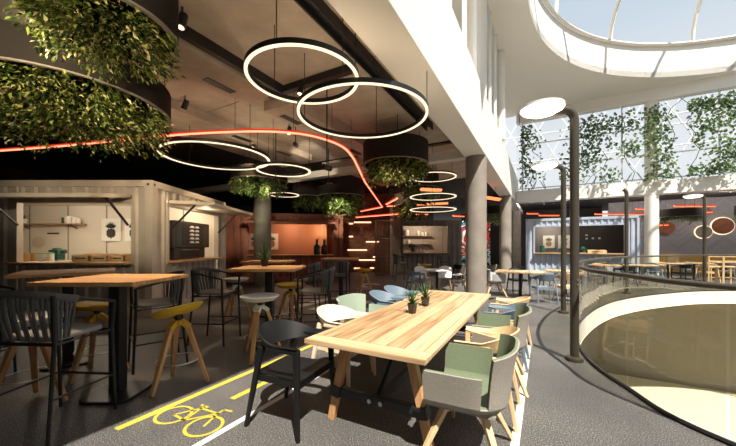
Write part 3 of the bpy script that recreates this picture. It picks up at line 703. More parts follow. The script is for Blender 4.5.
ws = MB().bb(-0.18,0.18,-0.02,0,-0.022,0.022).build('wall_sign', M['black'], None, loc=(px(53.5,BY-0.01),BY-0.01,1.9)); tag(ws,'short black sign plate on the wall above the coffee machine','sign plate')  # small sign on the container wall
def tray(label, loc, Lx, dep, nl, group=None):
    g = empty('bread_crate', loc, 0, label, 'crate', group)
    b = MB(); b.bb(-Lx/2,Lx/2,-dep/2,dep/2,0,0.02); b.bb(-Lx/2,Lx/2,-dep/2,-dep/2+0.02,0.02,0.13); b.bb(-Lx/2,Lx/2,dep/2-0.02,dep/2,0.02,0.17); b.bb(-Lx/2,-Lx/2+0.02,-dep/2,dep/2,0.02,0.15); b.bb(Lx/2-0.02,Lx/2,-dep/2,dep/2,0.02,0.15)
    b.build('box', M['ash'], g)
    MB().bb(-Lx*0.3,Lx*0.3,-dep/2-0.006,-dep/2-0.001,0.06,0.085).build('grip_slot', M['black'], g)
    return g
LOAVES = []
def loaf(loc, rotz, label, group):
    def mk():
        o = MB().lathe([(0,-0.13),(0.03,-0.125),(0.05,-0.09),(0.055,0),(0.05,0.09),(0.03,0.125),(0,0.13)],12,(0,0,0.045),Matrix.Rotation(PI/2,3,'Y'),sy=0.8).build('bread_roll', M['crumb'], None, smooth=True); return o
    return place('loaf', mk, loc, rotz, label, 'bread roll', group)
YT = AY0+0.2
for k,(u,lx) in enumerate(((87,0.62),(105,0.62),(123,0.5))):
    g = tray(('low oak crate of bread on the hatch counter, farthest from the print','middle oak crate of bread on the hatch counter','oak crate of bread at the window post end of the hatch counter')[k],(px(u,YT),YT,ZC+0.004),lx*0.58,0.32,3,'bread crates on the hatch counter')
    for i in range(3 if k < 2 else 2): loaf((px(u,YT)+((i-1)*0.105 if k < 2 else (i-0.5)*0.115),YT,ZC+0.035),PI/2,'bread roll lying in a crate on the hatch counter','bread rolls in the crates')
# oven in the end hatch
ov = empty('pastry_oven',(AX1-0.36,8.35,1.16),PI/2,'dark rounded pastry oven with lit shelves in the end hatch','oven')
def rrect(w,h,r,n=6):
    return [(sx*(w/2-r)+r*math.cos(a+q), sy*(h/2-r)+r*math.sin(a+q)) for sx,sy,a in ((1,1,0),(-1,1,PI/2),(-1,-1,PI),(1,-1,1.5*PI)) for q in [PI/2*i/n for i in range(n+1)]]
MB().prism(rrect(1.7,0.75,0.2),0.30,0.96).build('housing', M['ovenm'], ov, bevel=0.02)
MB().bb(-0.6,0.35,-0.385,-0.37,0.36,0.90).build('door_glass', M['black'], ov)
for k in range(5):
    t = MB().bb(-0.34,0.12,-0.392,-0.386,0.41+k*0.098,0.42+k*0.098).build('tray', M['steel'], ov)
    for i in range(2):
        MB().lathe([(0,0),(0.09,0),(0.085,0.03),(0.04,0.045),(0,0.045)],10,(-0.22+i*0.24,-0.40,0.42+k*0.098),sy=0.3).build('bun', M['cup'], t, smooth=True)
MB().bb(-0.8,0.6,-0.3,0.3,0.02,0.32).build('stand', M['ovenm'], ov); MB().bb(-0.55,0.3,-0.312,-0.298,0.06,0.22).build('drawer', M['black'], ov); MB().bb(-0.5,0.25,-0.33,-0.31,0.24,0.26).build('handle', M['steel'], ov)
plamp('oven lamp',(AX1+0.35,8.2,2.3),10,(1,0.78,0.5))

# terracotta container behind the dark column
cBp = Vector((-3.55,13.5,0)); rB = math.radians(13)
cB = container('container_kitchen','terracotta corrugated container kitchen behind the dark column with an orange interior',tuple(cBp),rB,5.0,2.6,2.9,M['contB'],M['inB'],(-1.5,2.05,1.13,2.45),flapm=M['contB'])
def inB(x,y,z): return tuple(cBp+Matrix.Rotation(rB,3,'Z') @ Vector((x,y,z)))
plamp('kitchen lamp',inB(0.2,1.5,2.6),50,(1,0.72,0.46)); plamp('kitchen lamp',inB(1.75,1.9,2.3),26,(1,0.76,0.46))
picture('white plant print on the orange wall just past the dark column',inB(-0.72,2.43,1.72),rB,0.62,0.8,1)
picture('white plant print on the orange wall seen before the dark column',inB(-1.52,2.43,1.72),rB,0.62,0.8,1)
for k,(x,lab) in enumerate(((1.35,'green flask with orange cap on the terracotta counter'),(1.62,'dark teal flask with orange cap at the end of the terracotta counter'))):
    g = empty('flask',inB(x*1.0+(0.06 if k else 0),0.1,1.134),0,lab,'flask','flasks on the terracotta counter')
    MB().lathe([(0,0),(0.13,0),(0.14,0.02),(0.14,0.34),(0.10,0.42),(0.05,0.46),(0,0.46)],16).build('body', M['teal'] if k==0 else M['ovenm'], g, smooth=40)
    MB().cyl((0,0,0.46),(0,0,0.62),0.055).build('cap', M['disc'], g); MB().cyl((0,0,0.62),(0,0,0.66),0.09).build('rim', M['counter'], g)

# taupe container bar
cCp = Vector((3.3,17.0,0))
cC = container('container_kitchen','taupe container bar behind the round white table with shelves of white crockery',tuple(cCp),0,3.5,2.6,2.9,M['contC'],M['inC'],(-1.4,1.0,1.14,2.58))
plamp('kitchen lamp',(3.1,18.2,2.65),70,(1,0.8,0.58))
for z,lab in ((2.12,'dark upper shelf with crockery in the taupe container'),(1.62,'dark lower shelf in the taupe container')): shelf(lab,(2.95,19.46,z),0,1.9,0.3,M['brownslat'])
for k,(u,z,h) in enumerate(((407,2.12,0.36),(418.5,2.12,0.34),(422.5,2.12,0.22),(426,2.12,0.24),(409,1.62,0.25))):
    canister(0.12 if k==0 else 0.08,h,M['cup'],'jug',label=('widest white jug on the upper shelf of the taupe bar','tall white jug in the middle of the taupe bar shelf','short white jug on the taupe bar shelf','last white jug on the taupe bar shelf','white jug on the lower shelf of the taupe bar')[k],group='white jugs in the taupe bar',loc=(px(u,19.3),19.3,z),cat='jug')
coffee('dark coffee machine on the taupe bar counter',(px(411,17.15),17.15,1.143),0,M['ovenm'],1.05)
for i in range(3): canister(0.07,0.2,M['cup'],'cup',label='white cup in the row on the taupe bar counter',group='cups on the taupe bar counter',loc=(px(417+3.2*i,17.1),17.1,1.144),cat='cup')

# pale blue container at the end of the atrium
cDc = W(19.72,1.66); 
cD = container('container_kitchen','pale blue corrugated container kitchen at the far end of the atrium',tuple(cDc),-TH,5.0,2.6,3.0,M['contD'],M['inD'],(-2.05,1.85,1.13,2.55))
def inD(x,y,z): v = Matrix.Rotation(-TH,3,'Z') @ Vector((x,y,z)); return (cDc.x+v.x,cDc.y+v.y,z)
plamp('kitchen lamp',inD(-1.4,1.4,2.75),70,(1,0.86,0.68)); plamp('kitchen lamp',inD(1.0,1.0,2.75),10,(1,0.86,0.68))
bx = MB().bb(-0.04,2.38,2.40,2.44,0.1,2.88).build('menu_wall', M['inDD'], cD)
picture('pineapple print in the pale blue container, beside its corrugated end wall',inD(-1.35,2.42,1.75),-TH,0.62,0.78,1)
picture('pineapple print in the pale blue container, next to the dark panel',inD(-0.55,2.42,1.75),-TH,0.62,0.78,1)
canister(0.13,0.34,M['teal'],'flask',M['ovenm'],'teal flask on the counter of the pale blue container',loc=inD(-1.7,0.12,1.134),cat='flask')
for k,(x,z) in enumerate(((0.55,2.13),(0.55,1.93),(0.85,1.94),(1.15,1.94))):
    o = MB().bb(-0.055,0.055,-0.02,0,-0.045,0.045).build('menu_plaque', M['cup'], None, loc=inD(x,2.39,z), rotz=-TH); tag(o,'small pale plaque on the dark panel in the blue container','plaque','plaques on the dark panel')
coffee('small dark coffee machine on the pale blue container counter',inD(0.15,0.12,1.133),-TH,M['teal'],0.7)
g = tray('low oak crate on the pale blue container counter',inD(0.75,0.1,1.133),0.8,0.3,3); g.rotation_euler = (0,0,-TH)

# brick wall lights, lattice screen
for k,(u0,u1,v) in enumerate(((354,371,222.3),(349,353,223.6),(349,353,236.5),(366,379,241.8),(347.5,367,250),(359,375,260),(373,376,257),(354,360,268.3),(370,374,268))):
    y = 17.96; x0,x1 = px(u0,y),px(u1,y); z = 1.5+(HZ-v)/F*y
    g = empty('wall_light_slot',((x0+x1)/2,y,z),0,'horizontal glowing slot of light set in the dark brick wall','wall light','light slots in the brick wall')
    MB().bb((x0-x1)/2,(x1-x0)/2,-0.015,0.03,-0.035,0.035).build('diffuser', M['slot'], g); MB().bb((x0-x1)/2-0.02,(x1-x0)/2+0.02,0.0,0.03,0.035,0.05).build('housing', M['black'], g)
ls = empty('lattice_screen',(0.9,16.4,0),math.radians(18),'tall bronze lattice screen between the brick wall and the taupe bar','screen')
for x in (-0.52,0.52): MB().bb(x-0.03,x+0.03,-0.04,0.04,0,2.85).build('post', M['lattice'], ls)
for z in (0.04,0.95,1.9,2.82): MB().bb(-0.5,0.5,-0.03,0.03,z-0.025,z+0.025).build('rail', M['lattice'], ls)
b = MB()
for i in range(13): b.bb(-0.46+i*0.0766-0.008,-0.46+i*0.0766+0.008,-0.015,0.015,0.06,2.8)
b.build('slats', M['lattice'], ls)
po = MB().bb(-0.28,0.28,-0.12,0.12,0,4.5).build('pier', M['contC'], None, loc=(1.42,16.5,0)); struct(po); po.name = 'pier'
for k,(u,y) in enumerate(((330,15.0),(336,16.5))): struct(MB().bb(-0.14,0.14,-0.14,0.14,0,4.5).build('pier', M['contB'], None, loc=(px(u,y),y,0)))

# gallery beyond the glass: bench, discs
g = empty('wall_bench',tuple(W(24.3,10)),-TH,'honey coloured wall bench below the grey chevron wall','bench')
MB().bb(-5.9,6,-0.3,0.2,0,0.42).build('base', M['bench'], g); MB().bb(-5.9,6,0.18,0.28,0.42,1.05).build('back', M['bench'], g); MB().bb(-5.9,6,-0.32,0.18,0.42,0.47).build('seat', M['ovenm'], g)
def wdisc(u,v,r,m,lit,label):
    # on the chevron wall plane s = 24.6
    k = (u-CU)/F; y = 24.52/(SD*k+CD); x = k*y; z = 1.5+(HZ-v)/F*y; R = Matrix.Rotation(PI/2,3,'X'); rr = 0.76*r/F*y
    g = empty('wall_disc',(x,y,z),-TH,label,'wall disc')
    MB().lathe([(0,0.07),(rr*0.98,0.07),(rr,0.09),(rr,0.12),(0,0.12)],40,R=R).build('face', m, g, smooth=30)
    if lit: MB().lathe([(rr*0.6,0.0),(rr*1.10,0.0),(rr*1.12,0.02),(rr*1.10,0.045),(rr*0.6,0.045)],40,R=R).build('halo', M['halo'], g, smooth=30)
    return g
wdisc(722,226,10.5,M['disc'],True,'large rust wall disc ringed by a halo of light')
wdisc(703,232,8,M['mirror'],True,'smaller bronze wall disc with a halo behind a lamp post')
wdisc(666,228,8.5,M['disc'],False,'unlit rust wall disc beside the white column')
# ------------------------------------------------------------------ furniture makers (local +Y is the way the sitter looks)
def wrap_chair(m, mleg=None, low=0.0):
    """wooden armchair: one bent veneer wraps from arm to back to arm"""
    mleg = mleg or m
    g = empty('wrap_armchair'); a,bk = 0.255,0.24
    s = MB(); P = []
    def seat(u,v):
        x = (u-0.5)*0.47; y = -0.23+v*0.47; k = (x/0.235)**2
        return (x*(1-0.10*(1-v)), y, 0.435-0.018*(1-k)*(1-(2*v-1)**2))
    s.sheet(seat,10,10,0.014); s.build('seat', m, g, smooth=True)
    f = MB()
    for p,q in (((-.225,.22,.405),(.225,.22,.405)),((-.215,-.215,.405),(.215,-.215,.405)),((-.225,.22,.405),(-.215,-.215,.405)),((.225,.22,.405),(.215,-.215,.405))): f.bar(p,q,0.022,0.045)
    f.build('seat_rail', mleg, g)
    def band(u,v):
        ph = (u-0.5)*2*math.radians(148); t = abs(ph)
        if t <= PI/2: x = a*math.sin(ph); y = -bk*math.cos(ph)
        else: x = a*math.copysign(1,ph); y = (t-PI/2)/(math.radians(58))*0.235
        w_ = max(0,math.cos(min(t,PI/2)*0.9))            # 1 at the back, falls to the arms
        zl = 0.655-0.035*w_; zt = 0.70+0.115*w_; lean = 0.035+0.035*w_
        nx,ny = (math.sin(ph),-math.cos(ph)) if t <= PI/2 else (math.copysign(1,ph),0)
        k = v
        if t > PI/2: 
            q = (t-PI/2)/math.radians(58); lean += 0.01*q; zl = zl*(1-q)+0.69*q
        return (x+nx*lean*(k-0.4), y+ny*lean*(k-0.4), zl+(zt-zl)*k)
    MB().sheet(band,44,5,0.014).build('back_band', m, g, smooth=True)
    for sx in (-1,1): MB().bar((sx*0.262,0.235,0.675),(sx*0.262,-0.07,0.668),0.04,0.035).build('arm_rail', mleg, g, bevel=0.006)
    for sx in (-1,1):
        MB().bar((sx*0.262,0.215,0.69),(sx*0.285,0.245,0),0.042,0.05,0.028,0.03).build('leg', mleg, g, bevel=0.006)
        MB().bar((sx*0.225,-0.155,0.67),(sx*0.265,-0.285,0),0.042,0.05,0.028,0.03).build('leg', mleg, g, bevel=0.006)
    return g
def tub_chair(mo, mi, mleg):
    """upholstered tub: side shells and back parted by slits, on four timber legs"""
    g = empty('tub_armchair'); a,b = 0.325,0.295
    def plan(ph):
        t = abs(ph)
        if t <= PI/2:
            sx = math.copysign(abs(math.sin(ph))**0.72,ph); cy = max(0,math.cos(ph))**0.72; return a*sx, -b*cy, math.sin(ph), -math.cos(ph)
        return a*math.copysign(1,ph), (t-PI/2)/math.radians(45)*0.235, math.copysign(1,ph), 0
    def wall(ph,w,off=0):
        x,y,nx,ny = plan(ph); t = abs(math.degrees(ph))
        top = 0.83-0.03*(t/62)**2 if t < 65 else 0.675
        if w < 0.3: q = w/0.3; r = 0.60+0.33*math.sin(q*PI/2); z = 0.415+0.07*(1-math.cos(q*PI/2))
        else: q = (w-0.3)/0.7; r = 0.93+0.09*q+(0.10*q*q if t < 65 else 0.02*q); z = 0.485+(top-0.485)*q
        return (x*r, y*r if y < 0 else y, z)
    def piece(p0,p1,w0,w1,nu,nv):
        return lambda u,v: wall(math.radians(p0+(p1-p0)*u), w0+(w1-w0)*v)
    o,i = MB(), MB()
    for p0,p1,w0,w1,nu,nv in ((-135,135,0,0.26,40,5),(-59,59,0.26,1,22,7),(-135,-70,0.26,1,12,6),(70,135,0.26,1,12,6)):
        o.sheet(piece(p0,p1,w0,w1,nu,nv),nu,nv,0.012,0.0); i.sheet(piece(p0,p1,w0,w1,nu,nv),nu,nv,-0.014,-0.001)
    o.sheet(lambda u,v: ((u-0.5)*0.46,-0.21+v*0.47,0.41),4,4,-0.02)
    o.build('shell', mo, g, smooth=50); i.build('lining', mi, g, smooth=50)
    c = MB(); pl = rrect(0.52,0.50,0.11)
    c.prism([(x,y+0.015) for x,y in pl],0.415,0.465); c.build('seat_pad', mi, g, bevel=0.015)
    MB().bb(-0.07,0.07,-0.07,0.07,0.355,0.41).build('hub', mleg, g, bevel=0.01)
    for sx in (-1,1):
        for sy in (-1,1):
            l = MB(); l.bar((sx*0.03,sy*0.03,0.375),(sx*0.15,sy*0.14,0.355),0.05,0.045,0.05,0.045); l.bar((sx*0.135,sy*0.125,0.375),(sx*0.30,sy*0.285,0),0.052,0.04,0.03,0.026)
            l.build('leg', mleg, g, bevel=0.006)
    return g
def rope_chair(mr, mf, mc):
    """bar height armchair with a woven rope back on a thin dark frame"""
    g = empty('rope_bar_chair')
    top = catmull([Vector(p) for p in ((-.285,.24,1.0),(-.295,.05,1.045),(-.285,-.13,1.09),(-.2,-.265,1.13),(0,-.305,1.145),(.2,-.265,1.13),(.285,-.13,1.09),(.295,.05,1.045),(.285,.24,1.0))],6,False)
    MB().tube(top,0.0135,8).build('arm_rail', mf, g, smooth=True)
    for sx in (-1,1):
        MB().tube([(sx*.285,.24,1.0),(sx*.265,.235,.76),(sx*.275,.265,0)],[.016,.017,.013],8).build('leg', mf, g, smooth=True)
        MB().tube([(sx*.245,-.245,1.125),(sx*.235,-.225,.76),(sx*.265,-.30,0)],[.016,.017,.013],8).build('leg', mf, g, smooth=True)
    f = MB(); f.tube([(-.262,.235,.74),(.262,.235,.74),(.235,-.225,.74),(-.235,-.225,.74)],0.015,8,closed=True); f.build('seat_frame', mf, g)
    f = MB(); f.tube([(-.27,.25,.33),(.27,.25,.33)],0.011,8); f.tube([(-.27,.25,.33),(-.252,-.264,.33)],0.009,8); f.tube([(.27,.25,.33),(.252,-.264,.33)],0.009,8); f.build('footrest', mf, g)
    r = MB(); n = 26
    lowr = catmull([Vector(p) for p in ((-.235,-.12,.775),(-.225,-.19,.775),(-.15,-.232,.775),(0,-.24,.775),(.15,-.232,.775),(.225,-.19,.775),(.235,-.12,.775))],6,False)
    upr = [p for p in top if p.y < -0.09]
    def at(P,t): 
        k = t*(len(P)-1); i = min(int(k),len(P)-2); return P[i].lerp(P[i+1],k-i)
    for i in range(n):
        t = (i+0.5)/n; t2 = min(1,max(0,t+(0.012 if i%2 else -0.012)))
        a,b = at(upr,t), at(lowr,t2); m = (a+b)/2; m = m+Vector((m.x*0.06,m.y*0.06,0))
        r.tube([a,(a+m)/2+Vector((m.x*0.02,m.y*0.02,0)),m,b],0.0108,6,sq=(1.0,0.75))
    r.build('rope_back', mr, g, smooth=True)
    w_ = MB(); w_.tube([p-Vector((0,0,0.006)) for p in upr],0.024,10,sq=(0.8,1.25)); w_.build('rope_wrap', mr, g, smooth=True)
    MB().prism([(x,y) for x,y in rrect(0.47,0.44,0.08)],0.755,0.80).build('cushion', mc, g, bevel=0.018)
    return g
def tripod_stool(ms, ml, mb, tilt=0.0):
    """bar stool: dished round seat on three timber legs with a wire foot ring"""
    g = empty('tripod_stool')
    R = Matrix.Rotation(tilt,3,'X')
    MB().lathe([(0,-0.015),(0.11,-0.03),(0.20,-0.012),(0.25,0.03),(0.256,0.047),(0.243,0.054),(0.18,0.032),(0.08,0.02),(0,0.018)],32,(0,0,0.78),R).build('seat', ms, g, smooth=60)
    h = MB(); h.cyl((0,0,0.70),(0,0,0.775),0.03); h.build('swivel', M['black'], g)
    br = MB(); br.cyl((0,0,0.655),(0,0,0.70),0.075,0.06,6); 
    for k in range(3):
        a = PI/2+2*PI*k/3+PI/6; d = Vector((math.cos(a),math.sin(a),0)); br.bar(d*0.03+Vector((0,0,0.685)),d*0.11+Vector((0,0,0.62)),0.075,0.05)
    br.build('bracket', mb, g, bevel=0.006)
    for k in range(3):
        a = PI/2+2*PI*k/3+PI/6; d = Vector((math.cos(a),math.sin(a),0))
        MB().bar(d*0.085+Vector((0,0,0.655)),d*0.30,0.062,0.045,0.042,0.034).build('leg', ml, g, bevel=0.005)
    f = MB(); f.tube([(0.205*math.cos(2*PI*k/32),0.205*math.sin(2*PI*k/32),0.27) for k in range(32)],0.006,6,closed=True); f.build('foot_ring', M['steel'], g)
    return g
def bar_table(sx=0.94, sy=0.86, z=1.18):
    g = empty('bar_table')
    MB().bb(-sx/2,sx/2,-sy/2,sy/2,z-0.04,z).build('table_top', M['bartop'], g, bevel=0.006)
    MB().bb(-0.055,0.055,-0.055,0.055,0.03,z-0.05).build('pedestal', M['iron'], g, bevel=0.006)
    MB().bb(-0.22,0.22,-0.22,0.22,z-0.055,z-0.04).build('top_plate', M['iron'], g)
    MB().prism(rrect(0.48,0.48,0.11),0,0.03).build('base_plate', M['iron'], g, bevel=0.006)
    return g
def dining_table(L,Wd,z):
    g = empty('dining_table'); th = 0.036; e = 0.16
    t = MB().bb(-Wd/2+0.0,Wd/2,-L/2+e,L/2-e,z-th,z).build('table_top', M['oak'], g, bevel=0.004)
    for s in (-1,1): MB().bb(-Wd/2,Wd/2,s*(L/2-e/2)-e/2+0.002,s*(L/2-e/2)+e/2-0.002,z-th-0.001,z+0.001).build('end_board', M['oakx'], g, bevel=0.004)
    for sy in (-1,1):
        yb = sy*(L/2-0.30)
        for sx in (-1,1):
            top = Vector((sx*0.28,yb,z-th)); ft = Vector((sx*0.44,yb,0))
            l = MB().bar(top,ft,0.075,0.07,0.06,0.055,up=(0,1,0)).build('leg', M['leg'], g, bevel=0.006)
            p,q = top.lerp(ft,0.58), top.lerp(ft,0.70)
            MB().bar(p,q,0.092,0.088,0.088,0.084,up=(0,1,0)).build('sleeve', M['iron'], l)
        b = MB(); b.bb(-0.39,0.39,yb-0.03,yb+0.03,0.215,0.295); b.build('cross_beam', M['iron'], g, bevel=0.004)
        bo = MB()
        for x in (-0.05,0.05): bo.cyl((x,yb+sy*0.03,0.255),(x,yb+sy*0.045,0.255),0.018,n=10)
        bo.build('bolt', M['steel'], g)
        MB().bb(-0.34,0.34,yb-0.03,yb+0.03,z-th-0.03,z-th).build('top_rail', M['iron'], g)
        MB().bar((0,yb-sy*0.03,0.27),(0,yb-sy*0.62,z-th),0.05,0.03,up=(1,0,0)).build('brace', M['iron'], g)
    MB().bar((0,-L/2+0.33,0.255),(0,L/2-0.33,0.255),0.05,0.07).build('stretcher', M['iron'], g)
    return g
def cafe_table(round_=False, sx=1.0, sy=0.8, top='oak', z=0.765):
    g = empty('cafe_table')
    if round_: MB().lathe([(0,z-0.03),(sx/2-0.01,z-0.03),(sx/2,z-0.02),(sx/2,z),(0,z)],36).build('table_top', M[top], g, smooth=30)
    else: MB().bb(-sx/2,sx/2,-sy/2,sy/2,z-0.04,z).build('table_top', M[top], g, bevel=0.005)
    MB().cyl((0,0,0.03),(0,0,z-0.03),0.045).build('pedestal', M['iron'], g, smooth=40)
    MB().lathe([(0,0),(0.27,0),(0.27,0.02),(0.06,0.04),(0,0.04)],28).build('base_plate', M['iron'], g, smooth=30)
    return g
def side_chair(m, ml):
    """light shell chair on four legs"""
    g = empty('shell_chair')
    def sh(u,v):
        x = (u-0.5)*2; w_ = 0.225
        if v < 0.5: q = v/0.5; y = 0.22-0.40*q; z = 0.455-0.02*math.sin(q*PI)-0.0*x; return (x*w_*(0.9+0.1*q), y, z+0.03*x*x*q)
        q = (v-0.5)/0.5; return (x*w_*(1-0.10*q*q), -0.18-0.10*q+0.05*x*x*q, 0.455+0.37*q-0.10*x*x*q*q+0.03*x*x)
    MB().sheet(sh,10,16,0.016).build('shell', m, g, smooth=60)
    for sx in (-1,1):
        MB().bar((sx*0.15,0.14,0.445),(sx*0.21,0.22,0),0.034,0.034,0.022,0.022).build('leg', ml, g, bevel=0.004)
        MB().bar((sx*0.15,-0.13,0.445),(sx*0.21,-0.24,0),0.034,0.034,0.022,0.022).build('leg', ml, g, bevel=0.004)
    f = MB(); f.bb(-0.16,0.16,-0.15,0.16,0.425,0.442); f.build('seat_frame', ml, g)
    return g

# ------------------------------------------------------------------ the long dining table and its ten chairs
DA = math.radians(28.4); dd = Vector((math.sin(DA),math.cos(DA),0)); nn = Vector((math.cos(DA),-math.sin(DA),0))
TC = Vector((0.69,3.68,0)); L_,W_ = 3.2,1.0
t = dining_table(L_,W_,0.76); t.location = TC; t.rotation_euler = (0,0,-DA); tag(t,'long pale oak plank dining table on splayed legs with black braces','dining table')
def dpos(a,b,side): return TC - dd*L_/2 + dd*a + nn*(side*(W_/2)+b)
WR = {'black':('blackwood','blackwood'),'birch':('birch','birch'),'blue':('blue','blue'),'ash':('ash','ash'),'bluegrey':('bluegrey','bluegrey')}
def wrap(col,loc,rz,label,group=None):
    m = WR[col]; return place('wrap_'+col, lambda: wrap_chair(M[m[0]],M[m[1]]), loc, rz, label, 'armchair', group)
TU = {'sage':('felt','green','ashleg'),'mint':('mint','mint','ashleg'),'grey':('greychair','greychair','ashleg')}
def tub(col,loc,rz,label,group=None):
    m = TU[col]; return place('tub_'+col, lambda: tub_chair(*[M[k] for k in m]), loc, rz, label, 'armchair', group)
fl = face(nn.x,nn.y); fr_ = face(-nn.x,-nn.y)
wrap('black',dpos(0.15,-0.24,-1),fl+0.10,'black wooden armchair at the near corner of the long oak table')
wrap('birch',dpos(1.0,-0.27,-1),fl,'bleached birch armchair next to the black armchair at the long table')
tub('mint',dpos(1.68,-0.36,-1),fl-0.05,'mint green tub chair between the birch armchair and the blue armchairs')
wrap('blue',dpos(2.36,-0.34,-1),fl+0.05,'blue armchair next to the mint tub chair at the long table')
wrap('blue',dpos(3.0,-0.40,-1),fl-0.05,'blue armchair at the far end on the plant side of the long table')
tub('sage',dpos(0.40,0.19,1),fr_+0.02,'taupe tub chair with sage green lining at the near end of the table')
wrap('ash',dpos(1.08,0.22,1),fr_,'natural ash armchair between two green-lined tub chairs')
tub('sage',dpos(1.80,0.24,1),fr_+0.08,'green-lined tub chair between the ash and the blue armchair')
wrap('blue',dpos(2.46,0.26,1),fr_,'blue armchair behind the second tub chair on the aisle side')
wrap('ash',dpos(3.12,0.27,1),fr_-0.05,'natural ash armchair at the far corner on the aisle side')
for u,v,lab in ((413,314,'spiky green plant in a dark pot nearer the front of the oak table'),(426,306.5,'spiky green plant in a dark pot farther along the oak table')):
    p = A(u,v,0.762); spiky('potted_plant',lab,(p.x,p.y+0.05,0.762),0.052,0.105,26,0.25,M['pot'],M['spike'],'potted plant',None,0.75,0.012)

# ------------------------------------------------------------------ bar tables at the left with rope chairs and tripod stools
def bart(x,y,rz,label): return place('bart',bar_table,(x,y,0),rz,label,'bar table')
def rope(x,y,fx,fy,label,group=None): return place('rope',lambda: rope_chair(M['rope'],M['iron'],M['cushion']),(x,y,0),face(fx,fy),label,'bar chair',group)
ST = {'ochre':('ochre','leg','ochre',0.0),'ochret':('ochre','leg','ochre',0.30),'white':('greyseat','leg','whitepot',0.0)}
def stool(col,x,y,rz,label,group=None):
    m = ST[col]; return place('stool_'+col,lambda: tripod_stool(M[m[0]],M[m[1]],M[m[2]],m[3]),(x,y,0),rz,label,'bar stool',group)
bart(-2.54,3.20,0,'square wooden bar table behind the near rope chair')
bart(-3.85,4.05,math.radians(38),'amber wooden bar table turned cornerwise before the white container')
bart(-1.5,4.80,0,'wooden bar table with a potted plant before the dark column')
bart(-2.15,6.85,0,'wooden bar table behind the one with the plant')
bart(-0.72,8.4,0,'small bar table near the end of the terracotta container')
rope(-2.62,2.66,0.08,1,'grey rope bar chair nearest the camera, seen from behind')
rope(-2.72,4.05,-0.75,-0.66,'rope bar chair with pale cushion behind the near bar table')
rope(-2.40,4.98,1,-0.05,'rope bar chair on the container side of the table with the plant')
rope(-0.86,5.12,-1,-0.08,'rope bar chair on the aisle side of the table with the plant')
rope(-4.30,3.35,0.95,0.3,'rope bar chair cut by the picture edge beside the cornerwise table')
rope(-0.75,7.85,0.05,1,'rope bar chair at the small table near the terracotta container')
rope(-1.35,6.75,-1,0,'rope bar chair at the table behind the plant table')
stool('ochret',-2.06,3.42,math.radians(-108),'mustard stool with tilted seat standing alone beside the near bar table')
stool('ochre',-3.21,3.73,0.4,'mustard stool half under the cornerwise bar table')
stool('ochre',-1.38,5.62,0.9,'mustard stool behind the table with the potted plant')
stool('ochre',-0.12,9.2,0.2,'mustard stool by the glowing brick wall')
stool('white',-3.22,3.0,0.15,'light grey stool seen through the rope of the nearest bar chair')
stool('white',-1.47,4.28,0.5,'light grey stool in front of the table with the plant')
stool('white',-2.75,6.55,0.2,'light grey stool beside the farther bar table, near the white container')
p = Vector((-1.63,4.97,1.181)); spiky('potted_plant','spiky plant in a dark pot on the middle bar table',p,0.062,0.11,30,0.30,M['pot'],M['spike'],'potted plant',None,0.7,0.015)

# ------------------------------------------------------------------ tables by the taupe bar, along the columns and beyond the void
def side(col,x,y,rz,label,group=None):
    m = {'grey':('greychair','ashleg'),'dark':('felt','black'),'white':('whitepot','ashleg'),'blue':('blue','blue'),'ash':('ash','ashleg'),'ochre':('ochre','ashleg')}[col]
    return place('side_'+col,lambda: side_chair(M[m[0]],M[m[1]]),(x,y,0),rz,label,'chair',group)
p = A(437,270,0.75); t = place('cafe_round',lambda: cafe_table(True,0.95,0,'whitepot'),(p.x,p.y,0),0,'round white cafe table in front of the taupe container bar','cafe table')
rx,ry = p.x,p.y
side('grey',rx+0.62,ry-0.25,face(-1,0.4),'light grey shell chair at the round white table, beside the big column')
wrap('blue',(rx-0.68,ry-0.05,0),face(1,0.1),'blue armchair at the round white table')
side('white',rx-0.30,ry+0.72,face(0.3,-1),'white shell chair behind the round table, nearer the lattice screen')
side('white',rx+0.42,ry+0.75,face(-0.3,-1),'white shell chair behind the round table, nearer the big column')
side('dark',3.30,11.6,face(-1,0),'dark shell chair half hidden behind the big column')
rope(1.4,13.6,1,0.2,'rope bar chair standing at the taupe container bar, left of its hatch')
stool('ochre',2.08,11.6,0.2,'mustard stool in front of the taupe container counter')
rope(3.75,15.5,0,1,'rope bar chair at the taupe container counter, nearer the column')
tub('grey',(3.82,9.55,0),face(1,-0.1),'grey tub chair between the two front columns')
def oakt(x,y,rz,label,sx=1.2,sy=0.8): return place('cafe_oak_%.1f'%sx,lambda: cafe_table(False,sx,sy,'oak'),(x,y,0),rz,label,'cafe table')
oakt(4.48,9.27,-TH,'pale oak cafe table in front of the second column',1.3,0.85)
oakt(5.95,9.50,-TH,'pale oak cafe table behind the nearest tall lamp post',1.0,0.8)
wrap('bluegrey',(4.66,8.36,0),face(0.1,1),'blue grey armchair with its back to the camera at the column table')
wrap('ash',(5.42,8.55,0),face(0.2,1),'natural ash armchair seen from behind by the nearest lamp post')
wrap('black',(4.9,10.3,0),face(0,-1),'black armchair on the far side of the column table')
wrap('bluegrey',(6.0,10.4,0),face(-0.2,-1),'blue grey armchair behind the lamp post table')
wrap('black',(3.7,12.6,0),face(0.6,0.5),'black armchair between the first and second column')
side('dark',4.55,11.9,face(-1,0.2),'dark shell chair behind the grey tub chair')
